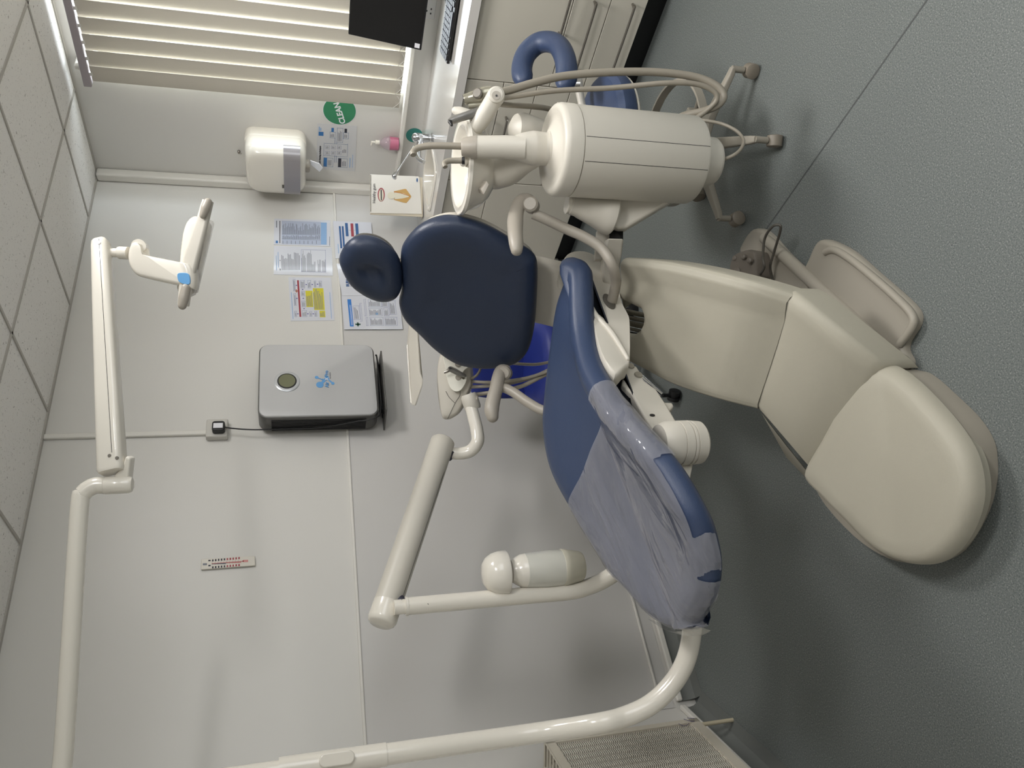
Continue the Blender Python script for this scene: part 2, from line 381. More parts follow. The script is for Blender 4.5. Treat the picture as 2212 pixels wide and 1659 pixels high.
# ================================================================ CEILING LIGHTS (recessed panels above and behind the camera)
PANEL = mat('light_diffuser', srgb(250, 248, 240), .4, emit=(1, .97, .9, 1), estr=4.5, var=.005)
def panel(x, y, lab):
    t = thing('ceiling_light', lab, 'light', (x, y, H-.012), 'recessed ceiling light panels', local=True)
    box('frame', (-.295, -.295, -.004), (.295, .295, .006), WTRIM, t, bevel=.002)
    box('diffuser', (-.27, -.27, -.008), (.27, .27, -.004), PANEL, t)
panel(-1.24, -2.031, 'square ceiling light panel over the spittoon unit and cabinets')
panel(-2.44, -3.231, 'square ceiling light panel behind the viewer')

# ================================================================ WINDOW BLIND
bx = -.075
T = thing('vertical_blind', 'cream fabric vertical blind hanging over the window behind the monitor', 'blind', (bx, -1.5, 1.05))
LIL = mat('headrail', srgb(168, 160, 164), .4, metal=.2, var=.02)
zr = 2.47
box('headrail', (bx-.022, -2.62, zr-.012), (bx+.022, -.60, zr+.022), LIL, T, bevel=.004)
for k in range(2): box('bracket', (bx-.01, -.70-1.2*k, zr+.015), (-.001, -.68-1.2*k, zr+.045), WTRIM, T, bevel=.003)
slats = []
sw, pitch, tilt = .089, .0795, math.radians(10)
base_s = base_c = base_w = base_k = None
for k in range(25):
    y = -.660-pitch*k
    ca, sa = math.cos(tilt), math.sin(tilt)
    if k == 0:
        hw = sw/2
        a = V((sa*hw, ca*hw, 0)); n = 6; vs = []
        for zz in (1.012, 2.452):
            for i in range(n+1):
                u = -1+2*i/n; vs.append(V((bx, y, zz))+a*u+V((-.003*(1-u*u), 0, 0)))
        vs += [p+V((-.0008, 0, 0)) for p in vs]
        fs = [(i, i+1, i+n+2, i+n+1) for i in range(n)]; o = 2*(n+1); fs += [(i+o, i+n+1+o, i+n+2+o, i+1+o) for i in range(n)]
        base_s = mk('slat', vs, fs, SLAT, T, ang=60)
        cl, cf = box_geo((bx-.006, y-.008, 2.446), (bx+.004, y+.008, 2.462)); base_c = mk('carrier', cl, cf, WTRIM, T)
        wv, wf = merge([box_geo((bx-.0035, y-.03, 1.014), (bx-.001, y+.03, 1.04))]); base_w = mk('weight', wv, wf, SLAT, T, smooth=False)
        cp = [V((bx-.004, y+.036, 1.042)), V((bx-.007, y+.015, 1.022)), V((bx-.009, y-.005, 1.014)), V((bx-.008, y-.028, 1.024)), V((bx-.004, y-.044, 1.042))]
        vs, fs = tube_geo(cp, .0016, n=6, k=5); base_k = mk('bead_chain', vs, fs, WTRIM, T)
    else:
        for bb in (base_s, base_c, base_w, base_k):
            q = bb.copy(); C.objects.link(q); q.parent = T; q.location.y -= pitch*k
            if bb is base_s: q.rotation_euler.z = 0
# ledge / upstand rail along the window wall and below it
LZ = .985
struct(box('trim_7', (-.055, FY, LZ-.022), (-.0005, -.0105, LZ), WTRIM, bevel=.005))
# ================================================================ WALL ITEMS ON THE WINDOW WALL
t = thing('paper_towel_dispenser', 'glossy white paper towel dispenser with a smoked window band', 'towel dispenser', (0, -.22, 1.48))
c0 = V((0, -.232, 1.636))
rings = []
for (dx, w, h, r) in ((0, .30, .315, .05), (-.06, .30, .315, .05), (-.066, .292, .307, .05)): rings.append(rrect(c0+V((dx, 0, 0)), -YR, ZU, w, h, r))
loft('back_case', rings, WHITE_P, t)
rings = []
for (dx, w, h, r) in ((-.066, .296, .31, .055), (-.13, .294, .308, .06), (-.17, .28, .295, .065), (-.192, .25, .27, .07), (-.2, .2, .23, .07)): rings.append(rrect(c0+V((dx, 0, 0)), -YR, ZU, w, h, r))
loft('front_cover', rings, WHITE_P, t, ang=50)
rings = []
for (dx, w, r) in ((-.134, .298, .005), (-.172, .284, .005), (-.195, .252, .005), (-.203, .2, .005)):
    rings.append([c0+V((dx, s*w/2, z)) for s, z in ((1, -.040), (-1, -.040), (-1, -.125), (1, -.125))])
loft('smoked_window', rings, SMOKE, t, ang=50)
rings = []
lathe('dispensing_nozzle', c0+V((-.11, -.005, -.15)), (0, 0, -1), [(0, .035), (.02, .034), (.026, .028)], GREYP, t)
box('lock_badge', c0+V((-.2035, .06, -.04)), c0+V((-.200, .08, -.03)), DGREY, t)
tp = [ax(670, 345, 0, -.11), ax(676, 348, 0, -.12), ax(690, 352, 0, -.115), ax(697, 362, 0, -.12), ax(690, 370, 0, -.11), ax(672, 355, 0, -.12)]
prism('paper_towel', tp, (-.006, 0, 0), mat('tissue', srgb(232, 234, 238), .9, var=.02), t, bevel=.002)
t = thing('key_hook', 'tiny silver key hook on the wall above the towel dispenser', 'hook', ax(516, 328, 0, 0))
p = ax(516, 328, 0, -.006); lathe('hook_body', p+V((.006, 0, 0)), (-1, 0, 0), [(0, .008), (.008, .008), (.012, .005), (.018, .005), (.02, .002)], STEEL, t, n=16); tube('hook_pin', [p, p+V((-.012, 0, -.004)), p+V((-.014, 0, -.016))], .002, STEEL, t, n=8)
# round CLEAN sign
t = thing('clean_sign', 'round green CLEAN sticker half behind the blind', 'sticker', (0, -.53, 1.31))
c0 = ax(733, 232, 0, 0); c0 = V((0, -.522, 1.309))
lathe('sticker_rim', c0+V((-.0005, 0, 0)), (-1, 0, 0), [(0, .087), (.0008, .087)], INK['white'], t, n=48)
lathe('green_disc', c0+V((-.0012, 0, 0)), (-1, 0, 0), [(0, .084), (.0008, .084)], GREEN, t, n=48)
th = math.radians(18)
text('word_clean', 'CLEAN', c0+V((-.0026, .014, -.002)), V((0, -math.cos(th), math.sin(th))), V((0, math.sin(th), math.cos(th))), .042, INK['white'], t, bold=.0012)
# teal dot on splashback
c0 = ax(895, 292, 0, 0); o = lathe('teal_sticker', c0+V((-.0005, 0, 0)), (-1, 0, 0), [(0, .046), (.0012, .046)], TEAL, n=48); tag(o, 'round teal sticker on the wall between ledge and sink tap', 'sticker')
# print helpers: marks traced on a wall plane
def wallmark(plane):
    A, val, eps = plane
    def R(x0, y0, x1, y1, lift=1):
        return [ax(x, y, A, val+eps*lift) for x, y in ((x0, y0), (x1, y0), (x1, y1), (x0, y1))]
    return R
def sheet(name, label, cat, plane, corners, marks, pm=PAPER, group=None, curl=0):
    """corners: 4 px points; marks: (x0,y0,x1,y1,ink) in px"""
    A, val, eps = plane
    P = [ax(x, y, A, val) for x, y in corners]
    n = V((0, 0, 0)); n[A] = -1
    c = sum(P, V((0, 0, 0)))/4
    t = thing(name, label, cat, c, group or ('laminated sheets on the walls' if name == 'wall_poster' else None))
    prism('paper', P, n*.0012, pm, t, smooth=False)
    (ax0, ay0), (ax1, ay1), (ax2, ay2), (ax3, ay3) = corners
    SH = ((ax3-ax0)/(ay3-ay0)+(ax2-ax1)/(ay2-ay1))/2; SV = ((ay1-ay0)/(ax1-ax0)+(ay2-ay3)/(ax2-ax3))/2
    vs, fs, fm, ms = [], [], [], []
    for mk_ in marks:
        x0, y0, x1, y1, ink = mk_[:5]; lift = mk_[5] if len(mk_) > 5 else 1
        if ink not in ms: ms.append(ink)
        xc, yc = (x0+x1)/2, (y0+y1)/2
        o = len(vs); vs += [ax(x+SH*(y-yc), y+SV*(x-xc), A, val)+n*(.0014+.0003*lift) for x, y in ((x0, y0), (x1, y0), (x1, y1), (x0, y1))]; fs.append((o, o+1, o+2, o+3)); fm.append(ms.index(ink))
    if vs: mk('printing', vs, fs, [INK[k] for k in ms], t, smooth=False, fm=fm)
    return t
def lines(x0, y0, x1, y1, n, ink='grey', w=.45, ragged=.35, lift=1):
    out = []; s = (x1-x0)/n
    for i in range(n):
        q = random.random()*ragged
        out.append((x0+i*s, y0+(y1-y0)*q, x0+i*s+s*w, y1, ink, lift))
    return out
def frame(x0, y0, x1, y1, ink='line', w=.8):
    return [(x0, y0, x0+w, y1, ink), (x1-w, y0, x1, y1, ink), (x0, y0, x1, y0+w, ink), (x0, y1-w, x1, y1, ink)]
k = 300/1914*1.0
def q1(x, y): return 580+x*.15674, 460+y*.15674
def m1(x0, y0, x1, y1, ink, lift=1): a = q1(x0, y0); b = q1(x1, y1); return (a[0], a[1], b[0], b[1], ink, lift)
def l1(x0, y0, x1, y1, n, **kw): a = q1(x0, y0); b = q1(x1, y1); return lines(a[0], a[1], b[0], b[1], n, **kw)
def f1(x0, y0, x1, y1, ink='line', w=.7): a = q1(x0, y0); b = q1(x1, y1); return frame(a[0], a[1], b[0], b[1], ink, w)
BW = (1, -.0045, 1); BU = (1, -.0006, 1); BT = (1, -.0112, 1)
def cs(*a): return [q1(*p) for p in a]
# sheet 1: long table with blue tint (upper right)
mk1 = [m1(150, 108, 180, 420, 'dark'), m1(185, 118, 800, 440, 'lblue'), m1(720, 135, 805, 440, 'lblue', 2)]
PT = INK
INK['tint'] = mat('ink_tint', srgb(178, 186, 205), .5, var=.01)
mk1 = [m1(152, 112, 162, 420, 'dark')]+[m1(182, 118, 722, 436, 'tint'), m1(722, 135, 802, 440, 'lblue')]+l1(195, 140, 715, 300, 40, ragged=.7, lift=2)+l1(195, 305, 715, 365, 40, ragged=.5, lift=2)+l1(195, 385, 715, 430, 9, w=.12, ragged=.2, lift=2)+[m1(182, 300, 722, 303, 'grey', 3), m1(182, 368, 722, 371, 'grey', 3), m1(100, 385, 130, 420, 'blue'), m1(838, 330, 845, 455, 'grey'), m1(105, 110, 118, 205, 'grey')]
sheet('wall_poster', 'laminated blue tinted table chart, topmost right of the wall sheets', 'poster', BU, cs((78, 80), (852, 105), (856, 465), (72, 438)), mk1)
mk2 = [m1(105, 590, 113, 795, 'lblue'), m1(130, 540, 138, 755, 'lblue'), m1(155, 650, 163, 665, 'dark'), m1(155, 770, 165, 795, 'dark')]+l1(180, 530, 440, 790, 15, ragged=.45)+l1(455, 520, 520, 815, 6, ragged=.6)+l1(530, 515, 600, 815, 7, ragged=.2)+l1(600, 640, 650, 815, 5, ragged=.5)+l1(680, 640, 725, 815, 4, ragged=.6)+l1(740, 640, 790, 815, 4, ragged=.6)+f1(450, 510, 790, 818)
sheet('wall_poster', 'laminated typed text sheet below the blue tinted chart', 'poster', BU, cs((75, 455), (872, 478), (888, 868), (72, 850)), mk2)
mk3 = [m1(410, 930, 435, 1435, 'red'), m1(322, 1095, 331, 1465, 'lblue'), m1(515, 1075, 612, 1300, 'yellow'), m1(620, 1040, 766, 1340, 'yellow'), m1(705, 1350, 782, 1440, 'yellow'), m1(368, 1068, 405, 1088, 'orange'), m1(378, 1055, 392, 1100, 'orange'), m1(852, 1095, 860, 1460, 'lblue')]
for (x, y) in ((385, 1000), (392, 1180), (520, 990), (603, 990), (676, 985), (470, 1058), (480, 1180), (490, 1322), (405, 1393), (543, 1393), (617, 1393)): mk3.append(m1(x-10, y-5, x+10, y+5, 'purple'))
for (a_, b_, c_, d_) in ((340, 920, 372, 1080), (350, 1110, 382, 1280), (358, 1355, 392, 1435), (440, 930, 500, 1040), (540, 930, 585, 1040), (628, 938, 655, 1030), (695, 940, 733, 1025), (452, 1080, 498, 1150), (458, 1215, 510, 1300), (465, 1345, 530, 1435), (565, 1360, 600, 1430), (635, 1355, 668, 1430)): mk3 += f1(a_, b_, c_, d_); mk3 += l1(a_+8, b_+10, c_-6, d_-10, max(1, int((c_-a_)/11)))
mk3 += l1(522, 1085, 605, 1290, 7, lift=2)+l1(622, 1050, 755, 1330, 9, lift=2)+l1(712, 1360, 776, 1430, 6, lift=2)
sheet('wall_poster', 'laminated flow chart with red bar and yellow highlighted boxes', 'poster', BU, cs((275, 888), (862, 893), (912, 1482), (305, 1490)), mk3)
mk4 = [m1(980, 185, 1006, 490, 'dblue'), m1(1018, 185, 1044, 470, 'dblue'), m1(1060, 142, 1098, 325, 'dblue'), m1(1135, 148, 1173, 328, 'red'), m1(1200, 148, 1240, 330, 'dblue'), m1(958, 430, 968, 560, 'lblue'), m1(1270, 310, 1315, 420, 'dblue'), m1(1105, 240, 1196, 243, 'grey')]
sheet('wall_poster', 'white sheet with blue and red bars beside the headrest', 'poster', BT, cs((888, 112), (1415, 132), (1450, 620), (925, 628)), mk4)
mk5 = [m1(1130, 960, 1136, 1020, 'grey'), m1(1225, 1070, 1232, 1085, 'dark')]
s5 = sheet('wall_poster', 'white sheet with BUPA heading mostly hidden by the headrest', 'poster', BT, cs((938, 700), (1500, 705), (1520, 1140), (1012, 1142)), mk5)
p = ax(*q1(1092, 985), 1, -.0135)
text('heading', 'BUPA S', p+V((.02, -.0, 0)), XR, ZU, .022, INK['dblue'], s5, bold=.0006)
mk6 = [m1(1104, 1192, 1156, 1568, 'brightblue'), m1(1195, 1528, 1268, 1548, 'green'), m1(1221, 1510, 1242, 1565, 'green'), m1(1478, 1378, 1510, 1408, 'lblue')]
for (a_, b_, c_, d_, n) in ((1172, 1280, 1255, 1475, 4), (1262, 1245, 1285, 1500, 1), (1320, 1188, 1345, 1425, 1), (1345, 1440, 1372, 1560, 1), (1375, 1195, 1555, 1300, 9), (1385, 1315, 1570, 1420, 9), (1398, 1440, 1585, 1555, 9), (1560, 1200, 1650, 1300, 5), (1590, 1310, 1660, 1425, 5), (1605, 1440, 1775, 1555, 8), (1665, 1210, 1755, 1405, 6)): mk6 += f1(a_, b_, c_, d_); mk6 += l1(a_+12, b_+12, c_-12, d_-12, n)
mk6 += l1(1130, 1210, 1155, 1550, 2, ink='white', lift=2, w=.3)
sheet('wall_poster', 'white sheet with blue heading bar, green cross and box diagram', 'poster', BT, cs((1005, 1145), (1800, 1145), (1850, 1605), (1045, 1607)), mk6)
# hand cleaning poster on window wall
def q2(x, y): return 680+x*.18082, 180+y*.18082
def m2(x0, y0, x1, y1, ink, lift=1): a = q2(x0, y0); b = q2(x1, y1); return (a[0], a[1], b[0], b[1], ink, lift)
def f2(x0, y0, x1, y1, ink='dblue', w=.5): a = q2(x0, y0); b = q2(x1, y1); return frame(a[0], a[1], b[0], b[1], ink, w)
def l2(x0, y0, x1, y1, n, **kw): a = q2(x0, y0); b = q2(x1, y1); return lines(a[0], a[1], b[0], b[1], n, **kw)
mk7 = [m2(45, 577, 104, 625, 'blue'), m2(48, 515, 60, 570, 'lblue'), m2(66, 530, 78, 565, 'lblue'), m2(198, 530, 228, 580, 'blue'), m2(355, 540, 385, 590, 'dark'), m2(105, 888, 145, 990, 'blue'), m2(278, 895, 315, 1000, 'dark'), m2(240, 650, 244, 722, 'dblue'), m2(262, 705, 266, 722, 'dblue'), m2(415, 890, 424, 1005, 'lblue'), m2(448, 850, 454, 1005, 'lblue'), m2(236, 860, 240, 945, 'dblue'), m2(257, 865, 261, 945, 'dblue')]
mk7 += f2(180, 578, 245, 652)+f2(264, 532, 337, 705)+f2(340, 588, 403, 662)+f2(107, 720, 392, 870)+f2(105, 888, 218, 995)+f2(278, 895, 388, 1003)
for x in (125, 195, 265):
    for y in (742, 808): mk7 += f2(x, y, x+52, y+42, 'line')+l2(x+12, y+8, x+42, y+34, 3)
for b_ in ((190, 595, 235, 640, 3), (275, 545, 325, 690, 4), (350, 600, 392, 650, 3), (155, 900, 205, 980, 3), (325, 905, 378, 990, 3), (330, 780, 380, 830, 3)): mk7 += l2(*b_)
s7 = sheet('hand_cleaning_poster', 'grey poster of hand cleaning techniques behind the towel dispenser', 'poster', (0, -.0006, 1), [q2(30, 475), q2(505, 508), q2(480, 1050), q2(20, 1020)], mk7, pm=mat('greyish_sheet', srgb(208, 208, 208), .3, var=.01))
p = ax(*q2(62, 845), 0, -.003); text('heading', 'Hand cleaning techniques', p+V((0, .01, 0)), -YR, ZU, .0125, INK['dark'], s7, bold=.0003)
# twin wall socket under monitor
t = thing('wall_socket', 'white double wall socket under the black monitor', 'socket', ax(928, 20, 0, 0))
p = V((0, -1.42, .915)); pa = ax(938, 41, 0, -.004); pb = V((-.004, pa.y-.146, pa.z+.086))
box('plate', (-.010, pb.y, pa.z), (-.0005, pa.y, pb.z), GREYP if False else mat('socket_white', srgb(205, 203, 200), .35, var=.01), t, bevel=.003)
vs, fs = merge([box_geo((-.0112, pa.y+dy-.004, pa.z+dz-.003), (-.0095, pa.y+dy+.004, pa.z+dz+.003)) for dy, dz in ((-.028, .022), (-.05, .022), (-.039, .042), (-.1, .022), (-.122, .022), (-.111, .042))])
mk('socket_holes', vs, fs, BLACK, t, smooth=False)
# ================================================================ PURIFIER, SOCKET, THERMOMETER on back wall
dpt = .135
def pf(x, y): return ax(x, y, 1, -dpt)
a, b = pf(560, 745), pf(806, 742); c_, d_ = pf(562, 905), pf(800, 895)
px1, pz1 = (a.x+b.x)/2, a.z; px0, pz0 = (c_.x+d_.x)/2, b.z
pc = V(((px0+px1)/2, 0, (pz0+pz1)/2)); pw, ph = px1-px0, pz1-pz0
t = thing('air_purifier', 'silver fronted dark grey air purifier mounted on the back wall', 'air purifier', (pc.x, 0, pz0))
rings = [rrect(pc+V((0, -y, 0)), XR, ZU, pw-.012*(y < .02), ph-.012*(y < .02), .045) for y in (.018, .03, dpt-.012, dpt-.006)]
loft('casing', rings, GUN, t)
rings = [rrect(pc+V((0, -y, 0)), XR, ZU, w, h, .04) for y, w, h in ((dpt-.006, pw-.008, ph-.008), (dpt, pw-.01, ph-.01), (dpt+.002, pw-.014, ph-.014))]
loft('front_panel', rings, SILVER, t)
box('wall_mount', (pc.x-.15, -.02, pc.z-.18), (pc.x+.15, -.0055, pc.z+.15), GUN, t)
vs, fs = merge([box_geo((px0-.002, -.03-.0085*i-.0045, pz0+.055), (px0+.004, -.03-.0085*i, pz1-.055)) for i in range(10)]); mk('side_grille', vs, fs, BLACK, t, smooth=False)
g = pf(620, 825); lathe('display_ring', V((g.x, -dpt-.001, g.z)), (0, -1, 0), [(0, .056), (.003, .056), (.006, .05), (.006, .042)], mat('ring_silver', srgb(190, 192, 195), .3, metal=.3, var=.01), t, n=48)
lathe('display_bezel', V((g.x, -dpt-.0025, g.z)), (0, -1, 0), [(0, .042), (.005, .042), (.006, .036)], BLACK, t, n=48)
lathe('display', V((g.x, -dpt-.004, g.z)), (0, -1, 0), [(0, .036), (.0055, .036)], LCD, t, n=48)
lp = pf(706, 820); gy = -dpt-.0028
def blob(x, y, r): q = pf(x, y); return lathe_geo(V((q.x, gy, q.z)), (0, -1, 0), [(0, r), (.0008, r)], 24)
def rod(p, q, r):
    a, b = pf(*p), pf(*q); a.y = b.y = gy-.0004; d = (b-a).normalized(); s = V((-d.z, 0, d.x))*r; return prism_geo([a+s, b+s, b-s, a-s], (0, .0008, 0))
vs, fs = merge([blob(691, 832, .0165), blob(684, 816, .008), blob(697, 821, .005), blob(706, 818, .011), blob(719, 829, .0075), rod((691, 832), (706, 818), .006), rod((684, 816), (697, 821), .0025), rod((706, 818), (719, 829), .0035)])
mk('logo_shape', vs, fs, LOGO, t, smooth=False)
text('logo_air', 'Air', V((lp.x-.0165, gy-.0018, lp.z)), XR, ZU, .024, LOGO, t, align='RIGHT', bold=.0005)
text('logo_letter', 'X', V((lp.x+.0, gy-.0018, lp.z)), XR, ZU, .022, INK['white'], t, bold=.0006)
text('logo_pro', 'Pro', V((lp.x+.0135, gy-.0018, lp.z)), XR, ZU, .024, LOGO, t, align='LEFT', bold=.0005)
text('logo_subline', 'AIR PURIFIER', V((lp.x+.02, gy-.0012, lp.z-.016)), XR, ZU, .005, INK['grey'], t, spacing=1.3)
# shelf under purifier with coiled black cable
t2 = thing('wall_shelf', 'thin dark shelf on the wall directly below the air purifier', 'shelf', (pc.x, 0, pz0-.04))
sz = pz0-.036
prism('shelf_board', [(px0+.0, -.006, sz), (px1-.03, -.006, sz), (px1-.05, -.15, sz-.0), (px0+.02, -.15, sz)], (0, 0, .007), GUN, t2, bevel=.002)
cab = thing('power_cable', 'black power cable coiled on the shelf below the purifier and running to the plug', 'cable', (px0, -.03, sz))
pl = ax(470, 922, 1, -.05)
tube('cord', [pl+V((0, 0, -.02)), ax(500, 925, 1, -.045), ax(540, 928, 1, -.05), V((px0-.006, -.05, pz1-.06)), V((px0-.009, -.06, pc.z)), V((px0-.008, -.1, pz0+.1)), V((px0-.004, -.12, pz0+.02)), V((px0+.05, -.12, pz0-.012)), V((px1-.08, -.11, pz0-.015)), V((px1-.04, -.1, pz0-.012)), V((px1-.06, -.08, pz0-.02)), V((px0+.06, -.07, pz0-.014))], .0032, BLACK, cab, n=8)
for i in range(3): tube('coil', [V((px0+.04+.01*i, -.05-.02*i, sz+.011)), V((px0+.2, -.06-.02*i, sz+.014+.003*i)), V((px1-.09, -.05-.02*i, sz+.011)), V((px1-.1, -.07-.02*i, sz+.012))], .003, BLACK, cab, n=8)
t = thing('power_socket', 'white surface mounted power socket with black plug at the wall conduit', 'socket', ax(470, 925, 1, 0))
a = ax(446, 905, 1, -.036); b = ax(491, 942, 1, -.036)
box('back_box', (b.x, -.036, b.z), (a.x, -.0008, a.z), mat('socket_grey', srgb(200, 197, 190), .4, var=.01), t, bevel=.006)
pc2 = ax(472, 922, 1, -.055)
prism('plug', rrect(V((pc2.x, -.036, pc2.z)), XR, ZU, .05, .052, .012), (0, -.03, 0), BLACK, t, bevel=.004)
box('plug_label', (pc2.x-.012, -.0668, pc2.z-.018), (pc2.x+.012, -.0658, pc2.z+.02), INK['white'], t)
# thermometer
t = thing('wall_thermometer', 'slim white wall thermometer with black and red scale', 'thermometer', ax(495, 1218, 1, 0))
cz = [ax(435, 1209, 1, -.004), ax(434, 1232, 1, -.004), ax(552, 1223, 1, -.004), ax(551, 1202, 1, -.004)]
prism('board', cz, (0, -.007, 0), mat('thermo_board', srgb(222, 217, 206), .4, var=.01), t, bevel=.003)
def th_(x, y, w, h, ink): return [ax(x, y, 1, -.0116), ax(x+w, y-.4, 1, -.0116), ax(x+w, y+h-.4, 1, -.0116), ax(x, y+h, 1, -.0116)], ink
it = []
for i in range(10):
    x = 458+i*6.3; ink = 'dark' if i < 5 else 'red'; y0 = 1218-i*.55
    it += [th_(x, y0-9.5, 3.4, 4.5, ink), th_(x, y0+5.5, 3.4, 4.5, ink), th_(x, y0-3, .6, 6, 'grey')]
it += [th_(458, 1216.5, 30, 2.6, 'grey'), th_(488, 1214.0, 33, 2.6, 'pink'), th_(525, 1209.5, 11, 5, 'pink'), th_(438, 1217.0, 9, 4, 'grey'), th_(450, 1209.5, 5, 3, 'dark'), th_(450, 1220.5, 5, 3, 'dark')]
vs, fs, fm, ms = [], [], [], []
for P, ink in it:
    if ink not in ms: ms.append(ink)
    o = len(vs); vs += P; fs.append((o, o+1, o+2, o+3)); fm.append(ms.index(ink))
mk('scale', vs, fs, [INK[x] for x in ms], t, smooth=False, fm=fm)
tube('glass_stem', [ax(457, 1217.5, 1, -.0125), ax(525, 1212, 1, -.0125)], .0014, INK['pink'], t, n=8)
lathe('bulb', ax(525, 1212, 1, -.0125), (0, 0, -1), [(-.003, .001), (0, .0028), (.003, .001)], INK['red'], t, n=12)

# ================================================================ CABINETS, WORKTOP, SINK
CT = .815; KH = .115
def handle(par, y0, y1, z, x=-.6):
    tube('handle', [V((x+.002, y0, z)), V((x-.022, y0+.003*(1 if y1 > y0 else -1), z)), V((x-.032, y0+.014*(1 if y1 > y0 else -1), z)), V((x-.032, y1-.014*(1 if y1 > y0 else -1), z)), V((x-.022, y1-.003*(1 if y1 > y0 else -1), z)), V((x+.002, y1, z))], .0052, STEEL, par, n=10, k=4)
def cabinet(label, y0, y1, fronts, group=None):
    t = thing('base_cabinet', label, 'cabinet', (-.3, (y0+y1)/2, 0), 'base cabinets under the worktop')
    box('carcass', (-.578, y1+.001, KH), (-.004, y0-.001, CT if 'sink' not in label else .66), CAB, t)
    box('plinth', (-.53, y1+.001, 0), (-.5, y0-.001, KH), KICK, t)
    for kind, a, b, hd in fronts:      # z range
        fy0, fy1 = y0-.0018, y1+.0018
        f = box(kind, (-.6, fy1, a+.0018), (-.58, fy0, b-.0018), CAB, t, bevel=.0015)
        if hd is not None: handle(f, *hd)
    return t
cabinet('cream cabinet with deep front and two low drawers nearest the stool', -1.155, -2.0, [('door', .435, CT, (-1.41, -1.75, .462)), ('drawer', .275, .435, (-1.262, -1.56, .347)), ('drawer', KH, .275, (-1.268, -1.57, .180))])
cabinet('cream drawer cabinet behind the spittoon unit', -.6, -1.153, [('drawer', .645, CT, (-.78, -.98, .70)), ('drawer', .49, .645, (-.78, -.98, .60)), ('drawer', .33, .49, (-.78, -.98, .45)), ('drawer', KH, .33, (-.78, -.98, .26))])
cabinet('cream cabinet under the sink with a flat false front', -.005, -.598, [('panel', .60, CT, None), ('door', KH, .60, None)])
cabinet('cream cabinet furthest along the worktop from the back wall', -2.002, -2.9, [('door', KH, CT, (-2.1, -2.4, .75))])
# worktop with sink cut-out
SY0, SY1, SX0, SX1 = -.325, -.570, -.52, -.24
g = [box_geo((-.622, -2.95, .82), (-.001, SY1, .86)), box_geo((-.622, SY0, .82), (-.001, -.011, .86)), box_geo((-.622, SY1, .82), (SX0, SY0, .86)), box_geo((SX1, SY1, .82), (-.001, SY0, .86))]
vs, fs = merge(g); o = mk('worktop', vs, fs, TOP, smooth=False); tag(o, 'long white worktop running over the cream base cabinets', 'worktop')
0 and box('upstand', (-.018, -2.95, .86), (-.001, -.011, .885), TOP, o, bevel=.004)
sc = V(((SX0+SX1)/2, (SY0+SY1)/2, .8605)); w_, h_ = SX1-SX0, SY0-SY1
rings = [rrect(sc+V((0, 0, z)), XR, YR, w_+dw, h_+dw, r) for z, dw, r in ((.0005, .05, .07), (.006, .046, .07), (.009, .03, .07), (.004, .0, .06), (-.03, -.016, .06), (-.14, -.06, .07), (-.15, -.12, .05))]
o = loft('sink_basin', rings, PORC, ang=50, cap=False); fs_ = None
n_ = len(rings[0]); bm = bmesh.new(); bm.from_mesh(o.data); bmesh.ops.holes_fill(bm, edges=[e for e in bm.edges if e.is_boundary and e.verts[0].co.z < .75], sides=0); bm.to_mesh(o.data); bm.free()
tag(o, 'glossy white inset basin in the worktop corner', 'sink')
lathe('plug_hole', sc+V((0, 0, -.1495)), (0, 0, 1), [(0, .022), (.002, .022), (.003, .016)], CHROME, o, n=24)
# tap with long lever
tb = ax(936, 305, 0, -.1); bz = .86
t = thing('lever_tap', 'chrome elbow lever mixer tap standing behind the sink', 'tap', (-.12, -.31, bz))
bz = .8612; base = az(934, 300, bz); DT = (base+V((0, 0, .09))-CAM).dot(CF)
lathe('body', base, (0, 0, 1), [(0, .03), (.004, .03), (.008, .022), (.05, .021), (.056, .019)], CHROME, t)
hd = ad(895, 315, (base+V((0, 0, .08))-CAM).dot(CF))
tube('spout', [base+V((0, 0, .055)), ad(903, 325, DT-.03), ad(905, 342, DT-.07), ad(916, 350, DT-.085)], [.017, .016, .013, .012], CHROME, t)
lathe('cartridge', base+V((0, 0, .055)), (0, 0, 1), [(0, .021), (.01, .024), (.035, .024), (.045, .018), (.05, .006)], CHROME, t)
le = ad(852, 380, DT-.03)
h0 = ad(893, 316, DT)
tube('lever', [h0, h0+(le-h0)*.5, le], [.006, .0055, .007], CHROME, t, curve=False)
tube('lever_paddle', [le-(le-h0).normalized()*.03, le, le+V((0, .012, -.004))], [.006, .013, .009], CHROME, t, rnd=True)
# soap bottle on ledge
p = ax(860, 311, 0, -.035); p.z = LZ
t = thing('soap_bottle', 'clear pump bottle with pink liquid soap on the wall ledge', 'soap bottle', p)
lathe('bottle', p, (0, 0, 1), [(.001, .033), (.004, .037), (.05, .037), (.062, .036), (.08, .030), (.095, .018), (.101, .011), (.108, .011)], SOAPB, t, n=32)
lathe('liquid', p+V((0, 0, .003)), (0, 0, 1), [(0, .035), (.048, .0358)], PINK, t, n=32)
lathe('collar', p+V((0, 0, .105)), (0, 0, 1), [(0, .013), (.02, .013), (.024, .009)], WHITE_P, t, n=20)
tube('pump', [p+V((0, 0, .12)), p+V((0, 0, .146)), p+V((-.002, .02, .148))], [.005, .007, .005], WHITE_P, t, curve=False, n=12)
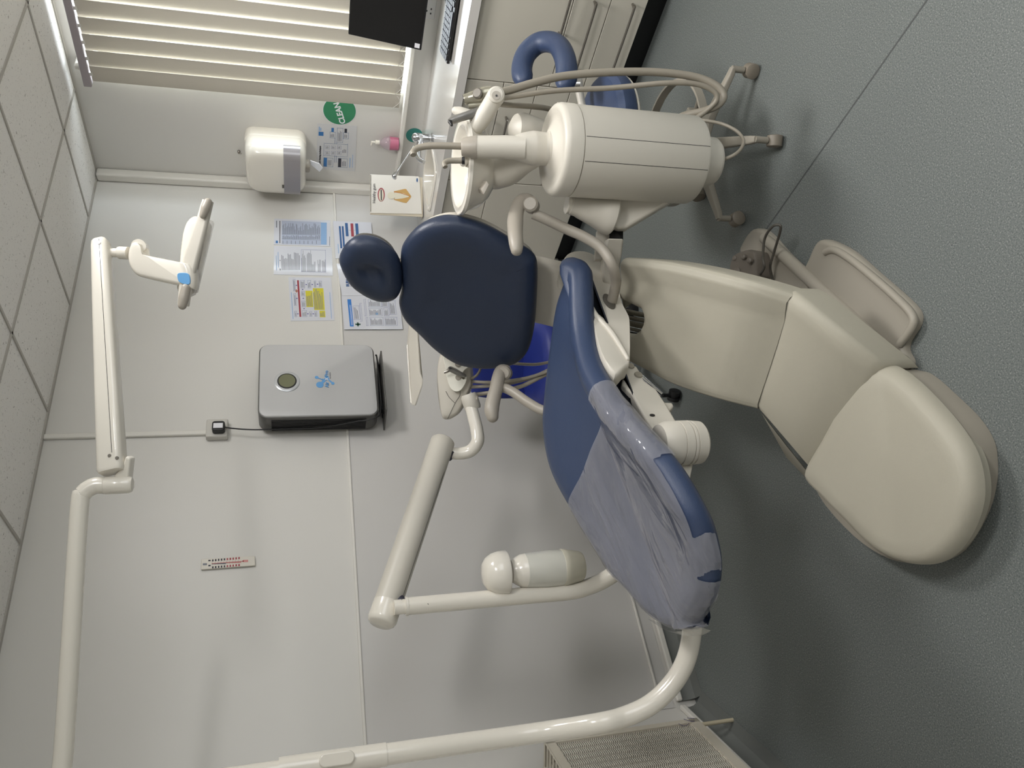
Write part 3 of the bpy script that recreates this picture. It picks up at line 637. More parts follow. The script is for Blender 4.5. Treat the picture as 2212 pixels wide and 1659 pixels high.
# flip book easel
def q3(x, y): return 680+x*.18082, 180+y*.18082
dv = -.075
def fb(x, y, yy=dv): q = q3(x, y); return ax(q[0], q[1], 1, yy)
FBN = V((-.45, -.9, 0)).normalized(); FB0 = V((-.25, -.262, .9))
def fb(x, y, k=0): q = q3(x, y); return ap(q[0], q[1], FB0+FBN*k, FBN)
t = thing('flip_chart_book', 'spiral bound Healthy gum tooth flip chart propped by the sink', 'book', fb(1290, 1400))
pr = [fb(662, 1085), fb(1240, 1110), fb(1285, 1160), fb(1285, 1560), fb(662, 1545)]
P = [fb(662, 1085), fb(1290, 1120), fb(1290, 1592), fb(662, 1562)]
low = min(v.z for v in P)
prism('cover_board', [v-FBN*.004 for v in P], -FBN*.004, mat('board_beige', srgb(205, 195, 175), .5, var=.02), t)
prism('page', [fb(664, 1087), fb(1235, 1112), fb(1250, 1128), fb(1278, 1560), fb(664, 1548)], -FBN*.003, mat('page_white', srgb(226, 222, 214), .35, var=.01), t)
mb = []
vs, fs = [], []
def fm_(pts, inkn, name, k=.001): return prism(name, [fb(x, y, k) for x, y in pts], FBN*.0004, INK[inkn], t, smooth=False)
def ell(cx, cy, rx, ry, n=24): return [(cx+rx*math.cos(2*PI*i/n), cy+ry*math.sin(2*PI*i/n)) for i in range(n)]
fm_(ell(793, 1330, 42, 82), 'red', 'lips_picture', .001); fm_(ell(793, 1335, 30, 72), 'tooth', 'teeth_picture', .0016); fm_([(786, 1270), (800, 1270), (802, 1395), (790, 1400)], 'dark', 'mouth_picture', .0022)
fm_([(945, 1290), (1070, 1262), (1090, 1262), (1150, 1345), (1150, 1360), (1095, 1430), (1060, 1425), (945, 1392), (960, 1340)], 'bone', 'bone_picture', .001)
fm_([(955, 1300), (1060, 1315), (1130, 1345), (1120, 1358), (1050, 1375), (955, 1385)], 'tooth', 'root_picture', .0016); fm_(ell(915, 1340, 48, 42), 'tooth', 'crown_picture', .0020)
fm_([(945, 1290), (1020, 1305), (1140, 1347), (1140, 1353), (1020, 1312), (945, 1300)], 'gum', 'gum_picture', .0024)
fm_(ell(1222, 1156, 9, 24), 'dblue', 'badge', .001)
nb = fb(709, 1315, .002); rt = (fb(709, 1100, .002)-fb(709, 1500, .002)).normalized()
text('title', 'Healthy gum', nb, rt, ZU, .022, INK['dark'], t, depth=.0003)
sp = [lathe_geo(fb(668, 1100+i*15.2, .001), FBN, [(0, .0022), (.002, .0022)], 8) for i in range(29)]
vs, fs = merge(sp); mk('spiral_binding', vs, fs, DGREY, t)
BRK = FB0-FBN*.05; bc = (fb(1290, 1120)+fb(1290, 1592))/2
prism('easel_foot', [fb(1290, 1130)-FBN*.008, fb(1290, 1580)-FBN*.008, fb(1290, 1580)-FBN*.06, fb(1290, 1130)-FBN*.06], (0, 0, -.002), mat('board_beige', srgb(205, 195, 175)), t)

# ================================================================ MONITOR + KEYBOARD
t = thing('computer_monitor', 'black flat monitor standing on the worktop in front of the blind', 'monitor', (-.3, -1.3, .86))
m_tl = V((-.285, *ax(752, 75, 0, -.285)[1:])); m_bl = V((-.33, *ax(910, 110, 0, -.33)[1:]))
wd = V((0, -1, 0))*.53; upv = (m_tl-m_bl)
mt = m_bl+upv*1.0
nrm = wd.cross(m_tl-m_bl).normalized(); nrm = nrm if nrm.x < 0 else -nrm
Q = [m_bl, m_bl+wd, m_tl+wd, m_tl]
prism('casing', [p-nrm*.002 for p in Q], -nrm*.03, BLACK, t, bevel=.004)
ins = [Q[0]+wd*.01+upv*.03, Q[1]-wd*.01+upv*.03, Q[2]-wd*.01-upv*.02, Q[3]+wd*.01-upv*.02]
prism('screen', [p-nrm*.003 for p in ins], nrm*.0035, SCREEN, t)
st = V(ax(900, 104, 0, -.328)); e = .012
prism('energy_label', [m_bl+wd*.02+upv*.03+nrm*.001, m_bl+wd*.06+upv*.03+nrm*.001, m_bl+wd*.06+upv*.1+nrm*.001, m_bl+wd*.02+upv*.1+nrm*.001], nrm*.001, INK['white'], t)
mc = m_bl+wd*.5
box('stand', (mc.x+.05, mc.y-.03, .87), (mc.x+.07, mc.y+.03, mc.z+.12), BLACK, t, bevel=.003)
box('foot', (mc.x+.03, mc.y-.12, .8612), (mc.x+.2, mc.y+.12, .87), BLACK, t, bevel=.003)
kz = .884
K = [az(948, 112, kz), az(963, 138, kz)]
kd = (az(957, 0, kz)-az(948, 112, kz)).normalized(); kd = V((.06, -1, 0)).normalized()
kw = (K[1]-K[0])
t = thing('keyboard', 'black computer keyboard resting on the worktop below the monitor', 'keyboard', (K[0]+kd*.22).to_tuple()[:2]+(.8605,))
P = [K[0], K[0]+kd*.44, K[1]+kd*.44, K[1]]
ks = thing
prism('keyboard_body', [p+V((0, 0, -.004)) for p in P], (0, 0, -.013), BLACK, t, bevel=.003)
KEYM = mat('key_caps', srgb(40, 41, 50), .45, var=.05)
nk = 0
u1 = kw/5.3
kb = None
for r in range(5):
    for c in range(16):
        if r == 4 and 4 <= c <= 8 and c != 4: continue
        wk = .022*(5 if (r == 4 and c == 4) else 1)
        o0 = K[0]+u1*(.15+r)+kd*(.012+.0265*c)
        if wk < .03 and kb is not None:
            q = kb.copy(); C.objects.link(q); q.parent = t; q.location = o0-kb0; continue
        k_ = prism('key', [o0, o0+kd*wk, o0+kd*wk+u1*.8, o0+u1*.8], (0, 0, .004), KEYM, t, smooth=False)
        for v in k_.data.vertices: v.co.z -= .004
        if kb is None: kb = k_; kb0 = o0

# ================================================================ RADIATOR on the angled wall
def lw(x, y, off): return ap(x, y, P0+nn*off, nn)
t = thing('radiator', 'white ribbed panel radiator on the left wall behind the light post', 'radiator', (P0+lw_d*.6).to_tuple())
fo = .125
A_, B_ = lw(1184, 1610, fo), lw(1494, 1540, fo)
l0 = ((A_+B_)/2-P0).dot(lw_d); zt, zb = A_.z, B_.z
def rp(l, o, z): return P0+lw_d*l+nn*o+V((0, 0, z))
L1 = l0+1.0
prism('back_panel', [rp(l0+.01, .035, zb+.02), rp(L1, .035, zb+.02), rp(L1, .035, zt-.02), rp(l0+.01, .035, zt-.02)], nn*.012, RADM, t)
vs, fs = [], []; N_ = 0
rows = []
n = 0; l = l0+.025
# ribbed front: vertical flutes
xs = []
while l < L1-.03:
    xs += [(l, 0), (l+.006, -.012), (l+.012, 0), (l+.0333, 0)]; l += .0333
for (l, d) in xs: rows.append([rp(l, fo-.006+d, zb+.035), rp(l, fo-.006+d, zt-.03)])
vs = [p for r in rows for p in r]; fs = [(2*i, 2*i+2, 2*i+3, 2*i+1) for i in range(len(rows)-1)]
RIB = mat('radiator_ribs', srgb(212, 206, 193), .35, var=.01)
nt = RIB.node_tree; tcn = nt.nodes.new('ShaderNodeTexCoord'); wv = nt.nodes.new('ShaderNodeTexWave'); wv.bands_direction = 'Z'; wv.inputs['Scale'].default_value = 45
bp = nt.nodes.new('ShaderNodeBump'); bp.inputs['Strength'].default_value = .9; bp.inputs['Distance'].default_value = .004
nt.links.new(tcn.outputs['Object'], wv.inputs['Vector']); nt.links.new(wv.outputs['Fac'], bp.inputs['Height']); nt.links.new(bp.outputs[0], nt.nodes['Principled BSDF'].inputs['Normal'])
mk('ribbed_front', vs, fs, RIB, t, ang=20)
g = []
def slabq(a, b, z0, z1, o0, o1): return prism_geo([rp(a, o0, z0), rp(b, o0, z0), rp(b, o0, z1), rp(a, o0, z1)], nn*(o1-o0))
vs, fs = merge([slabq(l0, l0+.025, zb, zt, fo-.012, fo), slabq(l0, L1, zt-.03, zt, fo-.012, fo), slabq(l0, L1, zb, zb+.035, fo-.012, fo), slabq(l0, l0+.004, zb+.02, zt, .03, fo-.011)]); mk('front_frame', vs, fs, RADM, t, smooth=False)
vs, fs = merge([slabq(l0, L1, zt+.001, zt+.004, fo-.006, fo), slabq(l0, L1, zt+.001, zt+.004, .03, .036)]+[slabq(l0+.004+.03*i, l0+.012+.03*i, zt+.001, zt+.004, .036, fo-.006) for i in range(33)]); mk('top_grille', vs, fs, RADM, t, smooth=False)
for l in (l0+.15, L1-.15): prism('wall_bracket', [rp(l, .001, zb+.1), rp(l+.03, .001, zb+.1), rp(l+.03, .001, zt-.1), rp(l, .001, zt-.1)], nn*.034, RADM, t)
VALVE = mat('valve_brass_grey', srgb(110, 108, 104), .35, metal=.7, var=.06)
vp = lw(1470, 1535, .07)
tube('valve', [rp(l0+.01, .07, zb+.05), rp(l0-.045, .07, zb+.05)], .011, VALVE, t, n=12); lathe('valve_body', rp(l0-.045, .07, zb+.0), (0, 0, 1), [(0, .01), (.01, .014), (.03, .014), (.035, .01), (.06, .011), (.08, .014), (.085, .008)], VALVE, t, n=8)
o = tube('heating_pipe', [rp(l0-.045, .07, 0), rp(l0-.045, .07, zb)], .0075, mat('painted_pipe', srgb(196, 186, 160), .45, var=.05), n=12); tag(o, 'thin cream painted pipe rising from the floor to the radiator valve', 'pipe')
SCR = mat('pen_ink', srgb(70, 60, 110), .5, var=.05)
sA = lw(1480, 1555, fo+.0015); 
vs, fs = merge([tube_geo([lw(1466, 1563, fo+.001), lw(1475, 1567, fo+.001), lw(1485, 1566, fo+.001), lw(1488, 1562, fo+.001)], .0009, n=5), tube_geo([lw(1477, 1553, fo+.001), lw(1488, 1557, fo+.001), lw(1500, 1558, fo+.001)], .0009, n=5), tube_geo([lw(1484, 1551, fo+.001), lw(1500, 1552, fo+.001)], .0009, n=5)]); mk('pen_scribble', vs, fs, SCR, t)
# ================================================================ DENTAL CHAIR
cA = math.radians(12); EA = V((math.cos(cA), math.sin(cA), 0)); EB = V((-EA.y, EA.x, 0)); CO = V((-3.0, -1.4, 0))
def ch(s, t, z): return CO+EA*s+EB*t+V((0, 0, z))
T = thing('dental_chair', 'navy dental patient chair on a cream floor base with a clear foot cover', 'dental chair', ch(.35, -.15, 0))
NS = (V((0, 0, 1))-EA*.0)
def zdrop(x, y, z, d): p = az(x, y, z); p.z -= d; return p
seat_far = [(1484, 1358, .66), (1440, 1360, .68), (1398, 1337, .70), (1350, 1284, .72), (1300, 1228, .74), (1225, 1103, .77), (1184, 1020, .785), (1168, 930, .785), (1171, 850, .775), (1184, 740, .755), (1198, 650, .745), (1222, 576, .725)]
seat_near = [(1247, 556, .70), (1272, 570, .685), (1277, 620, .69), (1281, 700, .70), (1300, 780, .715), (1350, 858, .715), (1440, 960, .70), (1490, 1030, .68), (1530, 1105, .66), (1550, 1165, .64), (1559, 1225, .625), (1551, 1290, .615), (1520, 1340, .615)]
ol = [zdrop(x, y, z, .04) for x, y, z in seat_far]+[zdrop(x, y, z, -.018) for x, y, z in seat_near]
sc_c = sum(ol, V((0, 0, 0)))/len(ol)
# seat surface: lofted between outline with bolster rims
SEATPROF = [(.05, -.035), (.02, -.03), (.004, -.016), (0, 0), (.003, .018), (.013, .034), (.03, .042), (.055, .043)]
def seat_dish(u, v, f): return -.016*math.sin(min(1, f*1.6)*PI/2)
seat = cushion('seat', ol, (0, 0, 1), NAVY, T, prof=SEATPROF, dish=seat_dish, k=6)
# hump of the knees: raise the middle of the seat
for v in seat.data.vertices:
    w = V(v.co)+OFF[T.name]; s = (w-CO).dot(EA)
# ---- clear protective cover over the foot end
def cover():
    bm = bmesh.new(); bm.from_mesh(seat.data)
    for v in bm.verts: v.co += OFF[T.name]
    a = az(1228, 1100, .77); b = az(1290, 842, .76)
    d = (b-a); d.z = 0; n = V((-d.y, d.x, 0)).normalized()
    if (az(1480, 1300, .65)-a).dot(n) < 0: n = -n
    bm.normal_update()
    bmesh.ops.bisect_plane(bm, geom=bm.verts[:]+bm.edges[:]+bm.faces[:], plane_co=a, plane_no=n, clear_inner=True)
    bmesh.ops.subdivide_edges(bm, edges=[e for e in bm.edges if min(v.normal.z for v in e.verts) < .93], cuts=2, use_grid_fill=True)
    bm.normal_update()
    kill = []
    for f in bm.faces:
        c = f.calc_center_median(); s = (c-CO).dot(EA); t = (c-CO).dot(EB)
        side = f.normal.z < .72
        if f.normal.z < -.55: kill.append(f)
        elif side and t < .02 and (-.01 < s < .17): kill.append(f)
        elif side and s < -.06 and -.19 < t < -.08: kill.append(f)
    bmesh.ops.delete(bm, geom=kill, context='FACES')
    for v in bm.verts: v.co += v.normal*.0035
    bm.verts.index_update()
    nv = [v.co.copy() for v in bm.verts]; nf = [tuple(v.index for v in f.verts) for f in bm.faces]
    bm.free(); return nv, nf
nv, nf = cover()
COVT = thing('protective_cover', 'crinkled clear plastic sheet over the foot end of the dental chair', 'plastic cover', (ch(.2, .03, .72)))
cv = mk('clear_sheet', nv, nf, FILM, COVT, ang=80)
sm = cv.modifiers.new('Sub', 'SUBSURF'); sm.levels = 2; sm.render_levels = 2
tx = bpy.data.textures.new('wrinkle', 'CLOUDS'); tx.noise_scale = .09; tx.noise_depth = 2
dm = cv.modifiers.new('Disp', 'DISPLACE'); dm.texture = tx; dm.strength = .007; dm.mid_level = .42; dm.texture_coords = 'LOCAL'
lip = [az(1400, 1337, .69), az(1440, 1362, .67), az(1484, 1362, .65), az(1504, 1352, .64)]
rr = [lip, [p+V((-.014, .002, -.035)) for p in lip]]
loft('hanging_edge', [spline(r, 5) for r in rr], CLEARP, COVT, closed=False, cap=False)
# ---- backrest
BN = (-EA*math.cos(math.radians(16))+V((0, 0, 1))*math.sin(math.radians(16)))
BP = ch(1.05, 0, .78)
def bk(x, y, k=0): return ap(x, y, BP+BN*k, BN)
bo = [(868, 600), (866, 545), (878, 515), (905, 487), (940, 471), (975, 467), (1020, 476), (1060, 492), (1110, 521), (1152, 549), (1161, 575), (1160, 630), (1156, 690), (1148, 735), (1135, 765), (1110, 784), (1070, 792), (1030, 792), (985, 782), (940, 752), (905, 718), (875, 688), (862, 655), (867, 625)]
def back_dish(u, v, f): return -.016*math.sin(min(1, f*1.5)*PI/2)+.014*math.exp(-((v+.12)/.1)**2)*f
BPROF = [(.05, -.035), (.02, -.032), (.004, -.018), (0, 0), (.005, .016), (.016, .028), (.04, .034), (.07, .034)]
cushion('backrest', [bk(x, y) for x, y in bo], BN, NAVY_D, T, prof=BPROF, dish=back_dish, k=5)
# back shell behind the cushion
cushion('back_shell', [bk(x, y)-BN*.05 for x, y in [(bo[i][0]+(1010-bo[i][0])*.07, bo[i][1]+(630-bo[i][1])*.07) for i in range(len(bo))]], -BN, CREAM, T, prof=[(0, -.012), (0, .01), (.02, .03), (.06, .045)], k=3)
# headrest, tipped a little forward of the back
HN = (-EA*math.cos(math.radians(8))+V((0, 0, 1))*math.sin(math.radians(8)))
HP = bk(860, 600)+BN*.02
def hr(x, y, k=0): return ap(x, y, HP+HN*k, HN)
ho = [(733, 565), (742, 534), (762, 514), (790, 510), (822, 518), (850, 538), (864, 562), (869, 590), (868, 620), (858, 640), (838, 649), (812, 647), (780, 632), (752, 607)]
cushion('headrest', [hr(x, y) for x, y in ho], HN, NAVY_D, T, prof=[(.03, -.035), (.01, -.026), (0, 0), (.004, .014), (.013, .026), (.03, .035), (.05, .038)], dish=lambda u, v, f: -.020*math.exp(-(u/.035)**2)*min(1, f*1.6)+.004*f, k=6)
cushion('headrest_shell', [hr(x, y)-HN*.035 for x, y in [(x+(800-x)*.12, y+(585-y)*.12) for x, y in ho]], -HN, DGREY, T, prof=[(0, 0), (.004, .015), (.02, .025)], k=3)
tube('headrest_bar', [hr(800, 585)-HN*.07, bk(880, 600)-BN*.085, bk(960, 620)-BN*.09], .014, STEEL, T)
# back support link under the backrest
bs = [ch(1.02, -.16, .55), ch(1.10, -.16, .66), ch(1.17, -.15, .80), ch(1.23, -.14, .95)]
sup = []
for i, p in enumerate(bs):
    w = (.26, .25, .25, .24)[i]; sup.append(rrect(p+EB*.13, EB, (EA*.9-ZU*.35).normalized(), w, .06, .025, n=4))
loft('back_support', sup, CREAM, T)
# ---- seat frame shell (cream body round the hips)
SP = ch(.95, -.165, .6)
def sf(x, y, k=0): return ap(x, y, SP+EB*k, EB)
shell_px = [(1211, 590), (1216, 560), (1232, 543), (1262, 540), (1290, 552), (1312, 570), (1330, 592), (1338, 625), (1345, 655), (1358, 680), (1362, 700), (1362, 778), (1352, 792), (1330, 808), (1300, 765), (1281, 690), (1274, 630), (1235, 600)]
rings = []
cc = sum((sf(*p) for p in shell_px), V((0, 0, 0)))/len(shell_px)
SPh = [sf(*p) for p in shell_px]; SPh = spline(SPh, 3, True)
for (k, s) in ((.0, .965), (.003, .985), (.012, 1), (.030, 1), (.05, 1), (.055, .97)):
    rings.append([cc+(p-cc)*s+EB*k for p in SPh])
loft('seat_frame', rings, CREAM, T, ang=45)
under = [(1305, 590), (1325, 605), (1342, 655), (1358, 690), (1358, 770), (1335, 780), (1315, 700)]
prism('under_body', [sf(x, y, .03) for x, y in under], EB*.33, CREAM, T, bevel=.02)
# raised swoosh panel edge along the frame
sw_px = [(1272, 650), (1279, 668), (1290, 685), (1318, 715), (1338, 745), (1356, 775)]
tube('frame_moulding', [sf(x, y, -.002) for x, y in sw_px], [.006, .009, .009, .009, .008, .006], CREAM, T, rnd=True, n=12)
hole = sf(1316, 650, -.004)
lathe('armrest_socket', hole+EB*.006, -EB, [(0, .031), (.006, .031), (.008, .024)], DGREY, T, n=28, sx=1.25, sy=.55)
# ---- armrests
def armrest(tpx, pad_px, d0, padr, lab=None):
    pass
F_ = CF
def adz(pts): return [ad(x, y, d) for x, y, d in pts]
hd_ = (hole-CAM).dot(CF)
ar = adz([(1152, 462, 2.30), (1180, 474, 2.30), (1220, 493, 2.30), (1262, 512, 2.29), (1298, 536, 2.28), (1322, 572, 2.27), (1330, 610, (2.27+hd_)/2), (1321, 655, hd_+.01)])
a0 = tube('armrest_tube', ar, .0160, GREYP, T)
def pad(name, px, parent):
    P = [ad(x, y, d) for x, y, d, r in px]; R = [r for *_, r in px]
    vs, fs = tube_geo(P, R, n=20, k=6, rnd=True); return mk(name, vs, fs, GREYP, parent, ang=70)
pad('armrest_pad', [(1150, 446, 2.30, .019), (1141, 433, 2.305, .020), (1125, 436, 2.30, .021), (1116, 455, 2.28, .022), (1113, 480, 2.24, .024), (1113, 505, 2.20, .022), (1115, 525, 2.18, .021), (1116, 540, 2.17, .017)], T)
kn = ad(1147, 446, 2.285); lathe('armrest_pivot', kn+CR*.005, (-CF+CU*.2), [(-.02, .0235), (.012, .0235), (.018, .018)], GREYP, T, n=28)
ar2 = adz([(1086, 836, 2.60), (1110, 848, 2.57), (1145, 872, 2.53), (1180, 888, 2.50), (1230, 880, 2.46)])
tube('armrest_tube', ar2, .0165, GREYP, T)
pad('armrest_pad', [(1092, 800, 2.64, .020), (1082, 802, 2.63, .022), (1076, 820, 2.60, .023), (1072, 840, 2.58, .023), (1066, 862, 2.56, .024), (1062, 885, 2.54, .025), (1064, 900, 2.53, .02)], T)
kn = ad(1090, 806, 2.62); lathe('armrest_pivot', kn, (-CF+CU*.2), [(-.02, .024), (.012, .024), (.018, .018)], GREYP, T, n=28)
# ---- under-seat bracket, toe bracket and swivel hub
BRP = ch(.6, -.10, .55)
def br(x, y, k=0): return ap(x, y, BRP+EB*k, EB)
prism('seat_bracket', [br(x, y) for x, y in [(1344, 785), (1375, 790), (1386, 808), (1392, 822), (1418, 840), (1444, 880), (1470, 925), (1500, 990), (1490, 1040), (1460, 1000), (1430, 955), (1395, 905), (1365, 850), (1344, 830)]], EB*.035, CREAM, T, bevel=.006)
prism('bracket_inner_plate', [br(x, y, .10) for x, y in [(1330, 800), (1400, 860), (1450, 935), (1480, 1010), (1440, 960), (1400, 905), (1350, 850)]], EB*.02, CREAM_T, T, bevel=.004)
lathe('bracket_hole', br(1409, 897, -.0015), -EB, [(0, .008), (.001, .008)], BLACK, T, n=16, sx=.6)
for (x, y, r) in ((1362, 791, .012), (1379, 810, .013)): lathe('bracket_boss', br(x, y, -.001), -EB, [(0, r), (.004, r*.85)], TAUPE, T, n=20)
prism('release_lever', [br(x, y, .02) for x, y in [(1420, 868), (1452, 869), (1456, 877), (1446, 888), (1440, 912), (1425, 885)]], EB*.07, CREAM, T, bevel=.005)
hubc = ad(1468, 957, 2.0)
hz = hubc.z
pr = [(-.062, .0), (-.062, .05), (-.056, .056), (-.030, .0585), (-.029, .0555), (-.026, .0555), (-.025, .059), (-.019, .059), (-.018, .0555), (-.016, .0555), (-.015, .059), (.006, .059), (.007, .056), (.009, .056), (.010, .0585), (.04, .0585), (.06, .05)]
lathe('swivel_hub', hubc, (0, 0, 1), pr, CREAM, T, n=40, ang=25)
prism('hub_arm', [hubc+V((-.05, -.01, .02)), hubc+V((.05, .03, .02)), ch(.75, .1, hz+.03), ch(.65, .2, hz+.03)], (0, 0, .045), CREAM, T, bevel=.008)
# ---- base: foot lobe, knee panel, lift arm hood
lobe = [(1757, 1025), (1800, 1080), (1845, 1126), (1890, 1172), (1930, 1200), (1975, 1216), (2015, 1219), (2055, 1206), (2090, 1172), (2115, 1125), (2128, 1075), (2126, 1025), (2112, 975), (2082, 925), (2040, 875), (1990, 825), (1945, 793), (1915, 788), (1885, 793), (1862, 815), (1830, 872), (1795, 945)]
zl = lambda x, y: .07+.04*max(0, min(1, (1960-x)/200))
cushion('base_foot_cover', [az(x, y, zl(x, y)) for x, y in lobe], (0, 0, 1), CREAM_T, T, prof=[(.012, -.03), (.008, -.004), (0, 0), (.001, .014), (.005, .028), (.014, .040), (.028, .047)], dish=lambda u, v, f: -.004*f, k=5, ang=40)
pl_ = [(1905, 790, 0), (1985, 800, 0), (2020, 812, 0), (2075, 860, 0), (2120, 905, 0), (2148, 950, 0), (2156, 990, 0), (2155, 1040, 0), (2140, 1100, 0), (2105, 1165, 0), (2070, 1200, 0), (2020, 1216, 0), (1960, 1210, 0), (1880, 1160, 0), (1800, 1070, 0), (1790, 1000, 0), (1840, 900, 0)]
PP = spline([az(x, y, z) for x, y, z in pl_], 4, True); pc3 = sum(PP, V((0, 0, 0)))/len(PP)
loft('base_plinth', [[p+V((0, 0, .001)) for p in PP], [pc3+(p-pc3)*.992+V((0, 0, .03)) for p in PP], [pc3+(p-pc3)*.965+V((0, 0, .06)) for p in PP]], TAUPE, T, ang=30)
def hood(name, L, R, skirt, m, crown=.006, rim=.008, n=3, back=None):
    """hood over matched left/right edge points; skirts hang from both edges"""
    L = spline(L, n); R = spline(R, n); rows = []
    for i, (l, r) in enumerate(zip(L, R)):
        row = [l+V((0, 0, -skirt)), l+V((0, 0, -.008))]
        w = (r-l)
        for u, h in ((.01, 0), (.05, .005), (.2, crown), (.4, crown*.7), (.6, crown*.7), (.78, crown), (.86, crown+rim*.6), (.93, crown+rim), (.975, rim*.8), (.995, 0)):
            row.append(l+w*u+V((0, 0, h)))
        row += [r+V((0, 0, -.012)), r+V((0, 0, -skirt))]
        rows.append(row)
    return rows
kneeL = [az(1615, 866, .262), az(1640, 886, .262), az(1700, 955, .205), az(1745, 1008, .14), az(1765, 1030, .11)]
kneeR = [az(1700, 622, .262), az(1732, 642, .262), az(1822, 716, .20), az(1895, 775, .13), az(1915, 795, .10)]
rows = hood('k', kneeL, kneeR, .10, CREAM_T)
o = loft('base_knee_cover', rows, CREAM_T, T, cap=False, closed=False, ang=50)
tail = az(1775, 1068, .09)
prism('knee_skirt', [az(1650, 900, .25), az(1700, 965, .17), az(1760, 1040, .10), az(1782, 1068, .03), az(1772, 1064, .02), az(1700, 990, .08)], (EA*.02), CREAM_T, T, bevel=.003)
hoodL = [az(1636, 884, .268), az(1545, 861, .36), az(1452, 830, .43), az(1385, 795, .49), az(1322, 765, .535)]
hoodR = [az(1716, 636, .268), az(1622, 606, .36), az(1520, 580, .43), az(1430, 563, .50), az(1352, 556, .555)]
rows = hood('h', hoodL, hoodR, .085, CREAM_T, crown=.004, rim=.012, n=4)
# rounded cut-out in the upper edge: pull the edge vertices down the slope around the hose opening
axis_d = (rows[0][6]-rows[-1][6]).normalized()
hc = ap(1368, 694, rows[-2][6], (hoodR[-1]-hoodR[0]).cross(hoodL[0]-hoodR[0]).normalized())
HR_ = .052
VSN = 22
def dense(row):
    out = []
    for i in range(len(row)-1):
        for k in range(4): out.append(row[i].lerp(row[i+1], k/4))
    out.append(row[-1]); return out
rows = [dense(r) for r in rows]
up2 = []
for i in range(len(rows)-1):
    for k in range(3): up2.append([a.lerp(b, k/3) for a, b in zip(rows[i], rows[i+1])])
up2.append(rows[-1]); rows = up2
Wd = (hoodR[-1]-hoodL[-1]).normalized()
for j in range(len(rows[0])):
    lat = (rows[-1][j]-hc).dot(Wd)
    if abs(lat) < HR_+.0:
        need = math.sqrt(max(0, HR_**2-lat**2))
        # limit along the slope where the arc lies
        lim = hc+axis_d*need
        for r in rows:
            e = (r[j]-lim).dot(axis_d)
            if e < 0: r[j] = r[j]-axis_d*e
loft('lift_arm_cover', rows, CREAM_T, T, cap=False, closed=False, ang=60)
# front plate of the upper edge, link and hoses seen in the opening
prism('lift_link', [ad(x, y, 2.5) for x, y in [(1345, 592), (1368, 600), (1376, 622), (1372, 640), (1352, 655), (1345, 620)]], EB*.03, CREAM_T, T, bevel=.006)
lathe('lift_pivot', ad(1360, 615, 2.47), (CU*-.6-CF), [(-.03, .022), (.01, .022), (.014, .017)], CREAM_T, T, n=24)
for i, (y0, r, m_) in enumerate(((676, .009, TAUPE), (688, .008, GREYP), (700, .010, HOSE), (712, .006, GREYP), (720, .004, BLACK))):
    tube('hose', [ad(1335, y0-8, 2.62), ad(1368, y0, 2.60), ad(1400, y0+6, 2.58), ad(1450, y0+10, 2.6)], r, m_, T, n=10)
0 and box('lift_cylinder_box', tuple(ch(.50, -.06, .10)), tuple(ch(.62, .06, .36)), DGREY, T)
# floor plate with tray
tray = [(1660, 500), (1632, 495), (1612, 520), (1605, 548), (1640, 590), (1700, 650), (1740, 672), (1800, 705), (1870, 770), (1925, 795), (1965, 790), (1970, 778), (1960, 757), (1964, 735), (1985, 700), (1984, 672), (1955, 640), (1900, 592), (1850, 548), (1815, 527), (1785, 517), (1768, 526), (1752, 560), (1742, 577), (1728, 570), (1700, 543)]
bb = [az(x, y, .012) for x, y in tray]
cushion('floor_plate', bb, (0, 0, 1), TAUPE if False else mat('taupe_tray', srgb(157, 151, 139), .5, var=.02, bump=.1, bscale=400), T, prof=[(0, -.011), (0, .0), (.002, .008), (.008, .014), (.016, .016), (.024, .014)], k=4, ang=50)
box('tray_hatch', tuple(az(1770, 655, .02)), tuple(az(1770, 655, .02)+V((.09, .05, .014))), TAUPE, T, bevel=.003)
lo_l = [(1785, 545), (1760, 590), (1790, 620), (1860, 680), (1925, 735), (1950, 700), (1955, 672), (1915, 632), (1860, 585), (1815, 552)]
rim_ = spline([az(x, y, .03) for x, y in [(1940, 745), (1968, 705), (1966, 678), (1930, 640), (1880, 596), (1835, 560), (1800, 540), (1780, 545)]], 6)
tube('tray_rim', [p+V((0, 0, -.004)) for p in rim_], .011, MATS['taupe_tray'], T, curve=False, n=12)
rid = [az(x, y, .03) for x, y in [(1650, 515), (1700, 560), (1760, 615), (1830, 680), (1900, 745), (1950, 785)]]
tube('tray_ridge', [p+V((0, 0, -.003)) for p in rid], [.018, .02, .02, .022, .022, .02], MATS['taupe_tray'], T, n=14, rnd=True)
# ================================================================ FOOT CONTROL
fcp = az(1610, 575, .06)
t = thing('foot_control', 'taupe foot control with round buttons standing on the floor beside the chair base', 'foot control', (fcp.x, fcp.y, 0))
top = [(1576, 590), (1576, 572), (1584, 552), (1600, 542), (1622, 540), (1631, 555), (1632, 580), (1630, 605), (1600, 625), (1582, 615)]
F0 = az(1628, 600, .04); FN = V((-.55, -.62, .56)).normalized()
tpz = [az(x, y, .10+.0004*(1632-x)) for x, y in top]
rings = [[V((p.x+.02, p.y+.03, .002)) for p in spline(tpz, 4, True)], spline(tpz, 4, True)]
c1 = sum(rings[1], V((0, 0, 0)))/len(rings[1]); rings.insert(1, [p+V((0, 0, -.012)) for p in rings[1]]); rings[2] = [c1+(p-c1)*.94 for p in rings[2]]
loft('housing', rings, DGREY if False else mat('foot_taupe', srgb(108, 101, 92), .5, var=.03, bump=.1, bscale=400), t, ang=40)
